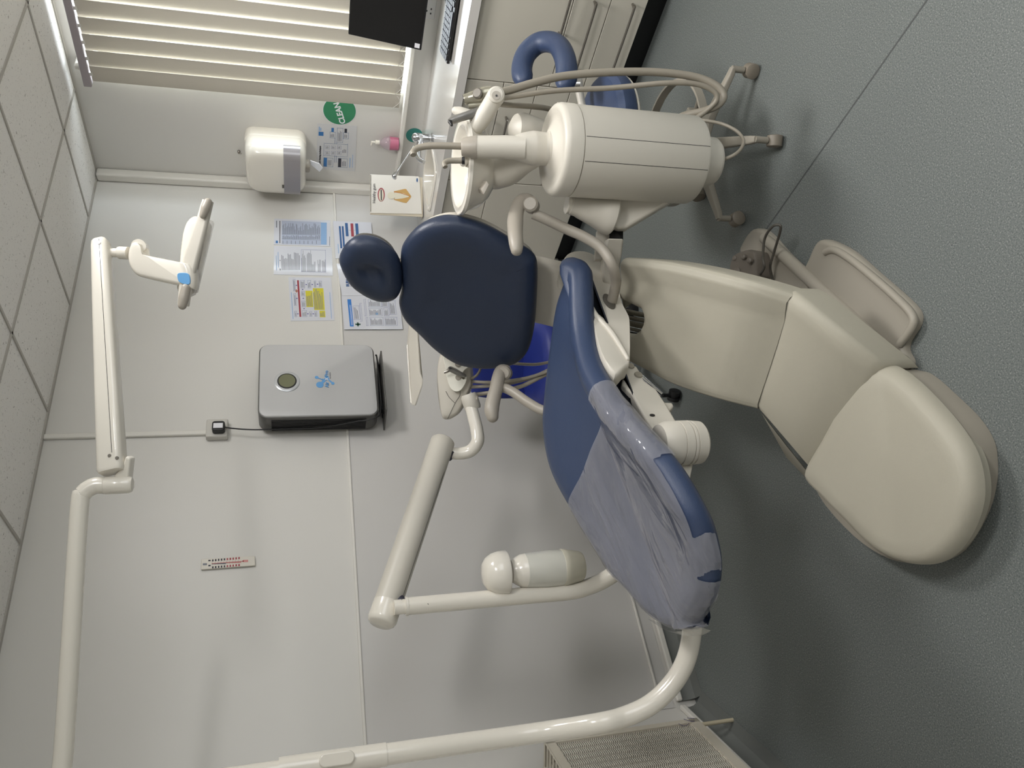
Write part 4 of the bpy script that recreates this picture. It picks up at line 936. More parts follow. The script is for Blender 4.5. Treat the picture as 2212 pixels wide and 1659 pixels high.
for (x, y, r) in ((1587, 558, .009), (1606, 555, .009), (1619, 563, .009), (1593, 586, .013), (1578, 590, .007), (1619, 598, .008)):
    lathe('button', az(x, y, c1.z+.006-.0), (-.15, -.2, 1), [(-.008, r), (.003, r), (.006, r*.6)], MATS['foot_taupe'], t, n=16)
fcb = [az(1637, 605, .09), az(1650, 580, .1), az(1648, 555, .11), az(1652, 515, .12), az(1668, 490, .13), az(1682, 486, .12), az(1686, 496, .11), az(1672, 545, .07), az(1664, 575, .06), az(1668, 600, .04), az(1674, 620, .03)]
fcb[0] = az(1632, 604, .06)
tube('foot_cable', fcb, .0042, HOSE if False else DGREY, t, n=10)
# ================================================================ SPITTOON / SUCTION UNIT
UD = 2.2; UC = ad(1200, 324, UD); Rr = .129
toc = V((CAM.x-UC.x, CAM.y-UC.y, 0)).normalized(); UN = UC+toc*Rr
def uz(x, y=330): return ap(x, y, UN, toc).z
T = thing('spittoon_unit', 'cream cylindrical spittoon and suction unit with white bowl beside the dental chair', 'spittoon unit', (UC.x, UC.y, 0))
zs, zb_, zr_ = uz(1263), uz(1542), uz(1232)
B0 = V((UC.x, UC.y, 0))
body = lathe('canister_body', B0, (0, 0, 1), [(zb_, Rr-.012), (zb_+.004, Rr-.004), (zb_+.012, Rr), (zs-.002, Rr), (zs-.0005, Rr-.003)], CREAM, T, n=64)
lathe('canister_lid', B0, (0, 0, 1), [(zs, Rr-.002), (zs+.002, Rr+.0015), (zr_-.004, Rr+.0015), (zr_+.006, Rr-.002), (zr_+.012, Rr-.009), (zr_+.013, Rr-.018), (zr_+.008, Rr-.03), (zr_+.010, Rr-.05), (zr_+.022, Rr-.075), (zr_+.03, .03)], CREAM, T, n=64)
zf_ = ap(1568, 345, UC+toc*.09, toc).z
lathe('canister_foot', B0+toc*.028, (0, 0, 1), [(zf_, .05), (zf_+.004, .064), (zf_+.014, .071), (zb_+.004, .074)], CREAM, T, n=40)
g = []
for yy in (302, 355):
    a = ad(1400, yy, 2); n_ = V((-toc.y, toc.x, 0))
    q_ = ap(1400, yy+3, UN, toc); lat = (q_-UN).dot(n_)
    dirv = (toc*math.sqrt(max(0, 1-(lat/Rr)**2))+n_*(lat/Rr))
    c = B0+dirv*(Rr+.0004); s_ = V((-dirv.y, dirv.x, 0))
    g.append(prism_geo([c+s_*.0007+V((0, 0, zb_+.01)), c-s_*.0007+V((0, 0, zb_+.01)), c-s_*.0007+V((0, 0, zs-.004)), c+s_*.0007+V((0, 0, zs-.004))], -dirv*.001))
for gg in g: mk('panel_seam', gg[0], gg[1], DARKGAP, T, smooth=False)
for (x, z) in ((1222, 210), (1420, 235)):
    c = ap(x, 230, UC, toc)+V((0, 0, 0)); c = B0-n_*0+V((0, 0, c.z)); sd = CR.copy(); sd.z = 0; sd.normalize()
    box('side_catch', tuple(c+sd*(Rr-.004)-V((.006, .006, .012))), tuple(c+sd*(Rr+.006)+V((.006, .006, .012))), CREAM, T, bevel=.002)
# column and cup filler
tube('shoulder', [ad(1196, 323, UD+.0), ad(1175, 322, UD), ad(1150, 320, UD-.01), ad(1128, 319, UD-.02), ad(1108, 320, UD-.03)], [.047, .0465, .048, .041, .030], CREAM, T, n=32, rnd=True)
tube('neck_ring', [ad(1201, 323, UD), ad(1186, 323, UD)], .052, CREAM, T, curve=False, n=40)
tube('filler_column', [ad(1135, 320, UD-.03), ad(1090, 318, UD-.03), ad(1031, 318, UD-.03)], [.033, .0325, .0315], CREAM, T, curve=False, n=32)
tube('column_cap', [ad(1031, 318, UD-.03), ad(1028, 318, UD-.03), ad(1001, 318, UD-.03), ad(997, 318, UD-.03)], [.0325, .0325, .0265, .0235], GREYP, T, curve=False, n=32)
tube('cup_filler_spout', [ad(998, 316, UD-.03), ad(965, 315, UD-.03), ad(930, 315, UD-.03), ad(905, 319, UD-.03), ad(893, 327, UD-.035), ad(893, 335, UD-.04)], [.0098, .0098, .0096, .0092, .0088, .0084], HOSE, T, n=16)
# bowl
BD = UD+.12; bc = ad(996, 360, BD); BR = .145
bowl = lathe('spittoon_bowl', bc, (0, 0, 1), [(-.10, .055), (-.096, .068), (-.08, .095), (-.055, .12), (-.02, .132), (-.006, BR), (.003, BR-.002), (.006, BR-.010), (.004, BR-.024), (-.006, BR-.032), (-.03, BR-.042), (-.055, .07), (-.066, .03), (-.068, .004)], PORC, T, n=64, sx=1, sy=1)
lathe('bowl_drain', bc+V((0, 0, -.0665)), (0, 0, 1), [(0, .02), (.003, .018), (.003, .010)], CHROME, T, n=20)
tube('rinse_platform', [ad(1018, 350, UD+.02), ad(1005, 347, UD+.01), ad(1001, 352, UD+.0)], [.02, .017, .011], PORC, T, n=20, rnd=True)
tube('rinse_spout', [ad(1004, 347, UD-.055), ad(985, 347, UD-.055), ad(968, 348, UD-.06), ad(960, 353, UD-.065), ad(962, 361, UD-.07)], [.0085, .0085, .008, .0075, .007], HOSE, T, n=14)
tube('rinse_collar', [ad(1004, 347, UD-.055), ad(998, 347, UD-.055)], .0105, BLACK, T, curve=False, n=16)
tube('bowl_support', [ad(1160, 330, UD+.02), ad(1125, 345, UD+.05), ad(1095, 360, UD+.09), ad(1068, 366, UD+.12)], [.036, .045, .056, .06], CREAM, T, n=24, rnd=True)
0 and prism('bowl_drip_guard', [ad(x, y, UD+.02) for x, y in [(1040, 330), (1106, 340), (1112, 365), (1104, 385), (1060, 402), (1035, 380)]], toc*-.05, CREAM, T, bevel=.012)
prism('bowl_badge', [ad(x, y, UD-.00) for x, y in [(1040, 410), (1052, 391), (1057, 399), (1046, 421)]], toc*-.06, GREYP, T, bevel=.002)
# instrument holder
tube('instrument_holder', [ad(1032, 272, UD+.02), ad(1046, 250, UD+.01), ad(1060, 226, UD), ad(1071, 208, UD)], [.022, .0255, .025, .0265], WHITE_P if False else CREAM, T, n=24, rnd=True)
lathe('holder_cap', ad(1072, 206, UD-.02), (-CF), [(-.02, .0235), (.008, .0235), (.012, .018)], CREAM, T, n=28)
lathe('holder_screw', ad(1072, 206, UD-.033), (-CF), [(-.004, .0125), (.001, .0125)], GREYP, T, n=24)
lathe('screw_hole', ad(1072.5, 206.5, UD-.035), (-CF), [(0, .003), (.0006, .003)], BLACK, T, n=12)
# second holder knob behind, transparent vacuum lid
tube('rear_holder', [ad(1010, 250, UD+.12), ad(995, 243, UD+.12), ad(984, 239, UD+.12)], [.02, .017, .012], CREAM, T, n=20, rnd=True)
lathe('cuspidor_strainer', ad(1150, 285, UD+.16), (-CF*.5+CU), [(-.03, .04), (.02, .05), (.04, .052), (.06, .045), (.075, .02)], CREAM, T, n=32)
# solids collector under the canister side
sa, sb = ad(1231, 441, UD+.10), ad(1322, 466, UD+.13); sd = (sb-sa).normalized(); L_ = (sb-sa).length
cl_ = ad(1236, 446, UD+.08)
lathe('solids_collector', sa, sd, [(0, .028), (.004, .031), (.022, .031), (.03, .034), (L_*.55, .045), (L_*.8, .056), (L_*.86, .060), (L_, .060), (L_+.006, .054)], CREAM, T, n=40)
lathe('collector_cap', sa-sd*.004, -sd+V((0, 0, .25)), [(-.004, .028), (.004, .031), (.007, .027)], WHITE_P, T, n=32)
tube('collector_pipe', [ad(1250, 428, UD+.14), ad(1256, 415, UD+.14), ad(1250, 400, UD+.14)], .015, CREAM, T, n=16)
prism('collector_clamp', [ad(x, y, UD+.10) for x, y in [(1288, 420), (1324, 420), (1320, 440), (1316, 448), (1304, 448), (1296, 438)]], CF*.02, CREAM, T, bevel=.004)
lathe('clamp_screw', ad(1306, 432, UD+.098), -CF, [(-.002, .007), (.002, .006)], STEEL, T, n=16)
# support arm wedge and beam back to the chair
prism('arm_wedge', [ad(x, y, UD+.12) for x, y in [(1318, 420), (1450, 420), (1462, 424), (1455, 432), (1353, 493), (1334, 494), (1318, 482)]], CF*.07, WHITE_P if False else CREAM, T, bevel=.010)
prism('support_beam', [ad(1312, 515, UD+.12), ad(1348, 516, UD+.12), ad(1338, 585, UD+.24), ad(1330, 630, UD+.28), ad(1302, 620, UD+.28), ad(1304, 560, UD+.20)], CF*.09+CR*.01, CREAM, T, bevel=.006)
prism('beam_upper', [ad(1291, 494, UD+.18), ad(1318, 490, UD+.18), ad(1316, 514, UD+.17), ad(1308, 560, UD+.24), ad(1286, 560, UD+.25)], CF*.05, CREAM, T, bevel=.003)
prism('beam_opening', [ad(1321, 486, UD+.17), ad(1346, 494, UD+.17), ad(1346, 520, UD+.15), ad(1316, 520, UD+.15)], CF*.05, BLACK, T)
# handpieces with their hoses
def hp(label, pts, r, m, hose, hr_, extra=None):
    t = thing('suction_handpiece', label, 'handpiece', pts[0], 'handpieces held beside the spittoon bowl')
    tube('handpiece_body', pts, r, m, t, n=20)
    if extra: extra(t)
    tube('hose', hose, hr_, HOSE, t, n=14, k=6)
    return t
D1 = UD+.02
def ex1(t):
    lathe('control_knob', ad(1032, 202, D1-.022), (-CF+CU*.4), [(-.012, .014), (.004, .0155), (.007, .012)], STEEL, t, n=24)
    lathe('nozzle_bore', ad(1001.8, 215, D1), -(ad(1060, 200, D1)-ad(1001, 215, D1)).normalized(), [(0, .0125), (.0006, .0125)], BLACK, t, n=20)
hp('wide silver suction handpiece with a round knob, nearest the cabinets', [ad(1064, 200, D1), ad(1048, 204, D1), ad(1030, 209, D1), ad(1012, 213, D1), ad(1002, 215, D1)], [.019, .0225, .021, .016, .0145], mat('silver_handpiece', srgb(160, 156, 140), .25, metal=.55, var=.03),
   [ad(x, y, d) for x, y, d in [(1072, 202, D1), (1100, 195, 2.24), (1150, 180, 2.26), (1220, 164, 2.28), (1320, 156, 2.3), (1420, 156, 2.32), (1500, 166, 2.33), (1545, 184, 2.33), (1563, 206, 2.33), (1552, 226, 2.33), (1520, 240, 2.34), (1480, 249, 2.36), (1462, 258, 2.38)]], .0118, ex1)
hp('narrow silver suction handpiece between the other two', [ad(1060, 221, D1), ad(1040, 226, D1), ad(1012, 229, D1)], [.0095, .0095, .0075], MATS['silver_handpiece'],
   [ad(x, y, d) for x, y, d in [(1075, 214, D1), (1120, 207, 2.24), (1200, 196, 2.26), (1320, 190, 2.28), (1430, 180, 2.28), (1500, 181, 2.29), (1540, 196, 2.30), (1548, 216, 2.31), (1525, 240, 2.33), (1500, 258, 2.34), (1485, 270, 2.36)]], .0078)
hp('dark grey three way syringe leaning toward the bowl', [ad(1042, 236, D1), ad(1020, 246, D1-.01), ad(995, 254, D1-.02), ad(980, 259, D1-.02), ad(971, 263, D1-.025)], [.0105, .0125, .0115, .012, .008], mat('syringe_grey', srgb(128, 126, 122), .3, metal=.35, var=.04),
   [ad(x, y, d) for x, y, d in [(1068, 222, D1+.03), (1100, 227, 2.3), (1150, 230, 2.33), (1190, 236, 2.38), (1225, 250, 2.4)]], .0085,
   lambda t: tube('nozzle', [ad(972, 263, D1-.03), ad(976, 271, D1-.04)], [.0065, .0035], BLACK, t, curve=False, n=12))
wl_ = thing('drain_hose', 'thin grey hose looping below the spittoon unit', 'hose', ad(1500, 258, 2.3))
tube('hose', [ad(x, y, d) for x, y, d in [(1490, 256, 2.36), (1520, 260, 2.33), (1560, 268, 2.32), (1592, 284, 2.3), (1606, 304, 2.28), (1600, 322, 2.26), (1585, 335, 2.25), (1562, 345, 2.27)]], .0052, HOSE, wl_, n=12)

# ================================================================ OPERATING LIGHT on its post
PX, PY = -3.209, -.888
T = thing('operating_light', 'white dental operating light on a long tubular post at the left', 'dental light', (PX, PY, .5))
zt_ = 2.075
j1 = ad(175, 1057, 1.93); j1.z = zt_
hp0 = ad(1500, 1395, 2.06)
low = [ch(.55, .18, hubc.z+.03), ad(1490, 1180, 2.08), ad(1494, 1300, 2.07), ad(1494, 1370, 2.06), ad(1480, 1430, 2.05), ad(1450, 1480, 2.04), ad(1405, 1522, 2.03), ad(1350, 1548, 2.02), ad(1290, 1563, 2.005)]
p_ = [V(q) for q in low]
tube('post', p_+[V((PX, PY, z)) for z in (.95, 1.25, 1.35)], .0262, WHITE_P, T, n=28, k=7)
tube('post_sleeve', [V((PX, PY, 1.34)), V((PX, PY, 1.60))], .0285, WHITE_P, T, curve=False, n=28)
cpz = ax(705, 1640, 0, PX).z
pp = V((PX, PY, 1.46)); sdv = (CAM-pp); sdv.z = 0; sdv.normalize()
mb_ = ap(728, 1640, pp+sdv*.03, sdv)
prism('sleeve_cover', rrect(V((PX, PY, mb_.z))+sdv*.024+CR*.006, V((-sdv.y, sdv.x, 0)), ZU, .032, .085, .015), sdv*.01, WHITE_P, T, bevel=.003)
corner = V((PX, PY, zt_))
d_ = (j1-corner); d_.z = 0; d_.normalize()
top = [V((PX, PY, 1.59)), V((PX, PY, 1.8)), V((PX, PY, zt_-.07)), V((PX, PY, zt_-.025))+d_*.012, V((PX, PY, zt_))+d_*.05, V((PX, PY, zt_))+d_*.12]
j0 = ad(165, 1057, 1.93); j0.z = zt_
Ld = (j0-corner).length
top += [corner+d_*(Ld*.5), corner+d_*(Ld-.05), corner+d_*(Ld-.012)+V((0, 0, -.006)), corner+d_*(Ld+.006)+V((0, 0, -.03)), corner+d_*(Ld+.006)+V((0, 0, -.055))]
tube('top_arm', top, .0215, WHITE_P, T, n=28, k=6)
JT = corner+d_*(Ld+.006)
zj = ax(270, 1060, 1, JT.y).z
lathe('swivel_joint', JT+V((0, 0, -.052)), (0, 0, -1), [(0, .0225), (.002, .0215), (.004, .0225), (.058, .0225), (.066, .019), (.07, .01)], WHITE_P, T, n=28)
FDs, FDe = (JT-CAM).dot(CF)+.02, 2.22
yk = [ad(x, y, FDs) for x, y in [(243, 1046), (275, 1044), (281, 990), (271, 985), (262, 1010), (243, 1030)]]
prism('yoke', yk, CF*.03, WHITE_P, T, bevel=.005)
A0, A1 = ad(243, 1020, FDs), ad(218, 521, FDe)
def armring(c, dv, w, h, r):
    x = (CU-dv*CU.dot(dv)).normalized(); y = dv.cross(x); return rrect(c, x, y, w, h, r, 5)
dv = (A1-A0).normalized()
rings = [armring(A0.lerp(A1, f), dv, w, .05*q, .014*q) for f, w, q in ((0, .058, .9), (.01, .066, 1), (.3, .061, 1), (.7, .053, 1), (.97, .046, 1), (.99, .044, .95), (1, .036, .8))]
loft('spring_arm', rings, WHITE_P, T, ang=50)
xv = (CU-dv*CU.dot(dv)).normalized(); yv = dv.cross(xv); fs_ = -1 if (CAM-A0).dot(yv) < 0 else 1
bl = [A0.lerp(A1, f)+yv*fs_*.0252-xv*w for f, w in ((.06, .012), (.5, .009), (.985, .006))]
tube('arm_seam', bl, .0007, DARKGAP, T, n=6, curve=False)
for f, o in ((.035, .024), (.05, .006)): lathe('arm_screw', A0.lerp(A1, f)+yv*fs_*.025-xv*o, yv*fs_, [(0, .0045), (.002, .004)], STEEL, T, n=16)
lathe('arm_screw', A0.lerp(A1, .965)+yv*fs_*.025-xv*.006, yv*fs_, [(0, .005), (.002, .0045)], STEEL, T, n=16)
tp_ = A0.lerp(A1, .155)+yv*fs_*.0256-xv*.0
text('maker_mark', 'a·dec', ad(229, 948, (tp_-CAM).dot(CF)-.006)+xv*-.003, dv, xv, .034, INK['dark'], T, bold=.0004)
# head
LD = FDe
tube('head_stem', [ad(232, 546, LD), ad(246, 546, LD), ad(258, 546, LD)], .0132, WHITE_P, T, curve=False, n=24)
tube('head_collar', [ad(256, 546, LD), ad(259, 546, LD), ad(277, 547, LD)], [.017, .0185, .0185], WHITE_P, T, curve=False, n=24)
hcurve = [(284, 524), (297, 524), (300, 540), (304, 546), (320, 552), (400, 568), (412, 572), (419, 590), (418, 622), (400, 619), (320, 602), (292, 592), (278, 570), (276, 545)]
Hq = [ad(x, y, LD-.02) for x, y in hcurve]
hcn = sum(Hq, V((0, 0, 0)))/len(Hq); Hs = spline(Hq, 4, True)
rings = [[hcn+(p-hcn)*s+CF*k for p in Hs] for k, s in ((-.006, .8), (-.004, .9), (0, .97), (.008, 1), (.035, 1), (.042, .95), (.045, .8))]
loft('head_housing', rings, WHITE_P, T, ang=50)
lathe('tilt_knob', ad(303, 535, LD+.03), (CF+CU*.3), [(-.03, .02), (.02, .022), (.03, .014)], WHITE_P, T, n=24)
sw = [ad(x, y, LD-.0275) for x, y in [(383, 592), (395, 589), (408, 593), (410, 612), (400, 614), (386, 608)]]
prism('light_switch', spline(sw, 3, True), CF*.01, LBLUE, T, bevel=.001)
# lamp shield (reflector) and crossbar with handles
rv = (ad(440, 440, LD+.08)-ad(398, 660, LD-.08)).normalized()
def lp(x, y, f): return ad(x, y, LD+.02+f)
refl = [(410, 462), (400, 470), (392, 500), (388, 540), (388, 590), (392, 620), (404, 640), (420, 630), (430, 590), (444, 540), (452, 500), (455, 480), (445, 470)]
bk1 = [ad(x, y, LD+.03) for x, y in [(420, 466), (406, 476), (396, 505), (391, 545), (388, 585), (383, 622), (386, 632), (400, 636), (412, 590), (424, 540), (433, 500), (438, 472)]]
bcn = sum(bk1, V((0, 0, 0)))/len(bk1); bs1 = spline(bk1, 3, True)
rings = [[bcn+(p-bcn)*s+CF*k for p in bs1] for k, s in ((-.012, .75), (-.006, .93), (.005, 1), (.05, 1), (.075, .93), (.085, .75))]
loft('lamp_housing', rings, WHITE_P, T, ang=50)
lens = [ad(x, y, LD+.03) for x, y in [(452, 474), (461, 478), (463, 484), (428, 632), (420, 634), (418, 628)]]
prismr('lens_shield', lens, .06, CLEARP, T)
hb = [ad(x, y, LD-.012+k) for x, y, k in [(447, 434, .02), (438, 468, .015), (423, 520, .01), (411, 560, .005), (400, 610, .0), (394, 660, -.005)]]
wd_ = [.036, .040, .046, .050, .044, .036]
rings = []
for i, p in enumerate(hb):
    dd = (hb[min(i+1, 5)]-hb[max(i-1, 0)]).normalized(); x = (CU-dd*CU.dot(dd)).normalized(); y = dd.cross(x); rings.append(rrect(p-x*.003, x, y, wd_[i]*.85, .022, .008, 4))
loft('cross_bar', rings, CREAM, T, ang=50)
pad('handle_grip', [(438, 466, LD-.018, .009), (444, 450, LD-.016, .013), (449, 437, LD-.012, .012)], T)
pad('handle_grip', [(402, 622, LD-.02, .013), (397, 645, LD-.024, .0145), (394, 660, LD-.026, .012)], T)
for n__ in ('handle_grip', 'handle_grip.001'): pass

# ================================================================ DELIVERY UNIT
T = thing('delivery_unit', 'white dental delivery unit on a jointed arm behind the dental chair', 'delivery unit', ad(1320, 1240, 2.5))
D2 = 2.42
def vz(x, y, p): 
    n_ = V((CAM.x-p.x, CAM.y-p.y, 0)).normalized(); return ap(x, y, p, n_).z
b0 = ad(1230, 1278, D2); bx_, by_ = b0.x, b0.y
zt2 = vz(880, 1325, b0)
low2 = [ad(1405, 1050, 2.45), ad(1390, 1120, 2.45), ad(1372, 1180, 2.45), ad(1345, 1222, 2.45), ad(1310, 1250, 2.45), ad(1270, 1268, 2.44)]
tube('arm_post', low2+[V((bx_, by_, b0.z)), V((bx_, by_, b0.z+.15)), V((bx_, by_, zt2))], .0262, CREAM if False else WHITE_P, T, n=28, k=6)
tube('post_collar', [V((bx_, by_, zt2-.002)), V((bx_, by_, zt2+.006))], .0285, WHITE_P, T, curve=False, n=28)
zt3 = vz(852, 1330, b0)
tube('post_spigot', [V((bx_, by_, zt2)), V((bx_, by_, zt3))], .022, WHITE_P, T, curve=False, n=28)
for k in (907, 924): lathe('post_hole', ad(k, 1307.5 if k == 907 else 1305.5, D2-.148), -CF, [(0, .0026), (.0006, .0026)], BLACK, T, n=12)
# link arm
e0, e1 = ad(826, 1338, D2-.13), ad(957, 952, 2.74)
dv = (e1-e0).normalized(); Lk = (e1-e0).length
tube('link_arm', [e0+dv*.02, e0+dv*.05, e1-dv*.03, e1-dv*.006, e1], [.0435, .0435, .0435, .0435, .038], WHITE_P if False else CREAM, T, curve=False, n=36)
tube('link_end_cap', [e0-dv*.016, e0-dv*.01, e0, e0+dv*.052], [.034, .041, .0445, .0445], WHITE_P, T, curve=False, n=36)
xv = (CU-dv*CU.dot(dv)).normalized()
tube('link_seam', [ad(868, 1296, D2-.165), ad(966, 1000, 2.67)], .0008, DARKGAP, T, curve=False, n=6)
for (x, y, d) in ((868, 1302, D2-.13), (974, 985, 2.72)): lathe('link_slot', ad(x, y, d-.0), -dv*.6-CU, [(-.01, .02), (.004, .018)], mat('dark_blue_grey', srgb(52, 52, 66), .5, var=.03), T, n=20)
tube('head_tube', [ad(972, 978, 2.74), ad(992, 980, 2.74), ad(1016, 974, 2.74), ad(1031, 955, 2.74), ad(1030, 930, 2.76), ad(1023, 900, 2.78), ad(1014, 868, 2.80)], [.021, .022, .023, .0235, .0235, .0235, .022], WHITE_P, T, n=26)
lathe('tube_collar', ad(1017, 868, 2.8), (ad(1010, 850, 2.8)-ad(1023, 890, 2.8)).normalized(), [(-.03, .027), (-.02, .031), (.02, .031), (.03, .026)], CREAM, T, n=28)
lathe('collar_knob', ad(1028, 862, 2.79), CU*-1, [(-.01, .012), (.006, .012)], GREYP, T, n=12)
# control head: shaped body
hd = [(952, 764), (946, 785), (944, 810), (946, 850), (950, 880), (955, 900), (962, 906), (975, 904), (990, 893), (1003, 872), (1012, 850), (1020, 825), (1019, 800), (1015, 770), (1000, 745), (970, 740)]
Hh = [ad(x, y, 2.84) for x, y in hd]; hc_ = sum(Hh, V((0, 0, 0)))/len(Hh); hs_ = spline(Hh, 4, True)
rings = [[hc_+(p-hc_)*s+CF*k for p in hs_] for k, s in ((-.02, .86), (-.014, .95), (0, 1), (.10, 1), (.13, .96), (.14, .85))]
loft('control_head', rings, CREAM, T, ang=50)
fc = [(960, 768), (962, 790), (966, 815), (972, 835), (982, 845), (994, 844), (1003, 834), (1009, 820), (1008, 812), (1002, 820), (997, 812), (1004, 800), (1014, 790), (1008, 765), (985, 752)]
Hf = spline([ad(x, y, 2.815) for x, y in fc], 3, True); prism('instrument_rest', Hf, -CF*.02, mat('bright_white_plastic', srgb(236, 234, 222), .35, var=.005), T, bevel=.003)
for (x, y) in ((989, 786), (990, 815)): lathe('rest_notch', ad(x, y, 2.793), -CF, [(0, .011), (.0008, .010)], GREYP, T, n=20)
tube('head_seam', [ad(963, 845, 2.818), ad(970, 858, 2.818), ad(983, 871, 2.818)], .0008, DARKGAP, T, n=6); tube('head_seam', [ad(994, 842, 2.818), ad(993, 855, 2.818), ad(983, 871, 2.818), ad(967, 905, 2.818)], .0008, DARKGAP, T, n=6)
# instrument hoses of the delivery head
for k, (pts) in enumerate(([(1018, 824, 2.84), (1050, 826, 2.80), (1090, 824, 2.76), (1140, 816, 2.72), (1190, 800, 2.68), (1230, 785, 2.66)], [(1016, 836, 2.85), (1050, 834, 2.82), (1100, 828, 2.78), (1150, 815, 2.74), (1195, 795, 2.7), (1230, 785, 2.68)], [(1014, 854, 2.84), (1060, 848, 2.81), (1090, 843, 2.78), (1130, 833, 2.74), (1185, 806, 2.7), (1230, 790, 2.68)], [(1080, 782, 2.86), (1120, 786, 2.82), (1160, 787, 2.78), (1200, 779, 2.74), (1240, 770, 2.7)])):
    tube('umbilical_hose', [ad(*p) for p in pts], (.006, .0065, .0075, .0055)[k], HOSE if k != 1 else GREYP, T, n=12)
tube('umbilical_hose', [ad(1012, 818, 2.83), ad(1024, 815, 2.82), ad(1034, 805, 2.82), ad(1039, 792, 2.84)], .005, HOSE, T, n=10)
# water bottle
WD = D2-.06
wc = ad(1090, 1245, WD)
lathe('bottle_bracket', ad(1045, 1240, WD), (0, 0, -1), [(-.006, .0), (-.003, .03), (.008, .048), (.025, .060), (.045, .066), (.07, .068), (.074, .066)], WHITE_P, T, n=40, sx=.95)
prism('bracket_clamp', [ad(x, y, WD+.02) for x, y in [(1048, 1262), (1066, 1285), (1076, 1290), (1101, 1289), (1100, 1262), (1072, 1240)]], CF*.04, WHITE_P, T, bevel=.004)
bx0 = ad(1040, 1240, WD)
def wz(x): return vz(x, 1240, bx0)
zz = [wz(v) for v in (1092, 1098, 1104, 1108, 1114, 1124, 1135, 1150, 1180, 1215, 1228)]
z0 = zz[0]
WB = V((bx0.x, bx0.y, 0))
lathe('bottle_neck', WB, (0, 0, 1), [(zz[2], .036), (zz[2]+.006, .040), (zz[1]+.002, .040), (zz[1]+.003, .034), (zz[0], .033)], GREYP, T, n=36)
wb = lathe('water_bottle', WB, (0, 0, 1), [(zz[9]+.002, .056), (zz[8], .0585), (zz[7], .055), (zz[6], .053), (zz[6]+.002, .051)], BOTTLE, T, n=40)
lathe('bottle_shoulder', WB, (0, 0, 1), [(zz[6]+.001, .0525), (zz[5], .050), (zz[4], .042), (zz[3], .036), (zz[2], .034)], WHITE_P, T, n=40)
lathe('bottle_base', WB, (0, 0, 1), [(wz(1259), .030), (wz(1258), .043), (wz(1252), .048), (wz(1228), .055), (wz(1224), .0575), (zz[9], .0585), (zz[9]+.003, .0575)], mat('bottle_base_grey', srgb(196, 192, 176), .35, var=.02), T, n=40)
# tray arm over the back
tr = [ad(x, y, 2.95) for x, y in [(879, 742), (884, 734), (885, 705), (905, 700), (905, 740), (910, 812), (904, 840), (896, 878), (890, 872), (884, 800), (879, 745)]]
T2 = thing('instrument_tray', 'pale cream instrument tray behind the backrest, below the purifier', 'tray', ad(893, 790, 2.95))
rings_t = [(878, 740), (887, 870), (894, 878), (910, 835), (912, 815), (905, 790), (900, 690), (884, 690)]
tz_ = ad(885, 800, 2.95).z
P = [ad(879, 742, 2.93), ad(889, 874, 2.86), ad(895, 876, 2.80), ad(910, 832, 2.78), ad(911, 820, 2.78), ad(905, 806, 2.78), ad(898, 690, 2.83), ad(884, 690, 2.96)]
prism('tray_pan', P, V((0, 0, -.006)), CREAM, T2, bevel=.002)
prism('tray_rim', [ad(879, 745, 2.93), ad(882, 745, 2.93), ad(891, 874, 2.86), ad(887, 870, 2.86)], CF*.01+V((0, 0, .004)), PORC, T2, bevel=.001)
tube('tray_support', [ad(900, 700, 2.9), ad(930, 690, 2.95), ad(975, 730, 2.95)], .01, CREAM, T2, n=12)
# handpiece held in the rest
t = thing('dental_handpiece', 'dark metal syringe resting in the delivery head beside the backrest', 'handpiece', ad(985, 800, 2.78))
tube('grip', [ad(1004, 812, 2.78), ad(995, 808, 2.775), ad(983, 802, 2.77), ad(973, 797, 2.765)], [.006, .009, .0105, .010], MATS['syringe_grey'], t, n=16, rnd=True)
tube('tip', [ad(973, 797, 2.765), ad(966, 802, 2.76), ad(959, 805, 2.76)], [.0085, .006, .004], STEEL, t, n=12)
lathe('button', ad(972, 795, 2.752), -CF, [(0, .005), (.004, .004)], BLACK, t, n=16)

# ================================================================ STOOLS
SC = V((-1.485, -1.535, 0))
def caster(name, par, m, c, r=.024, h=.055, hood_=None):
    vs, fs = merge([lathe_geo(c+V((dx, 0, r)), (1, 0, 0), [(-.010, r-.003), (-.008, r), (.008, r), (.010, r-.003)], 20) for dx in (-.013, .013)])
    return mk(name, vs, fs, m, par)
T = thing('dental_stool', 'taupe five star dental stool with navy seat and curved navy arm behind the spittoon unit', 'stool', SC)
for k, p in enumerate([az(1636, 155, 0), az(1688, 306, 0), az(1605, 474, 0), None, None]):
    if p is None:
        a0_ = math.atan2(-1.406+1.535, -1.713+1.485); an = a0_-math.radians(72)*(k-2); p = SC+V((math.cos(an), math.sin(an), 0))*.262
    d = (p-SC); d.z = 0; L_ = d.length; d.normalize(); s_ = V((-d.y, d.x, 0))
    path = [(0.03, .150, .030, .022), (.10, .142, .026, .020), (L_-.06, .112, .020, .016), (L_-.02, .100, .018, .014), (L_+.004, .096, .014, .012)]
    rings = [rrect(SC+d*u+V((0, 0, z)), s_, ZU, w*1.5, h*1.6, .006, 3) for u, z, w, h in path]
    leg = loft('leg', rings, TAUPE, T)
    cc_ = SC+d*L_
    tube('caster_stem', [cc_+V((0, 0, .10)), cc_+V((0, 0, .055))], .011, TAUPE, leg, curve=False, n=14)
    vs, fs = lathe_geo(cc_+s_*-.019+V((0, 0, .026)), s_, [(0, .02), (.003, .0255), (.035, .0255), (.038, .02)], 24)
    mk('caster', vs, fs, mat('caster_taupe', srgb(128, 120, 108), .45, var=.05), leg)
lathe('gas_column', SC, (0, 0, 1), [(.12, .034), (.17, .034), (.18, .025), (.30, .025), (.30, .014), (.46, .014)], TAUPE, T, n=24)
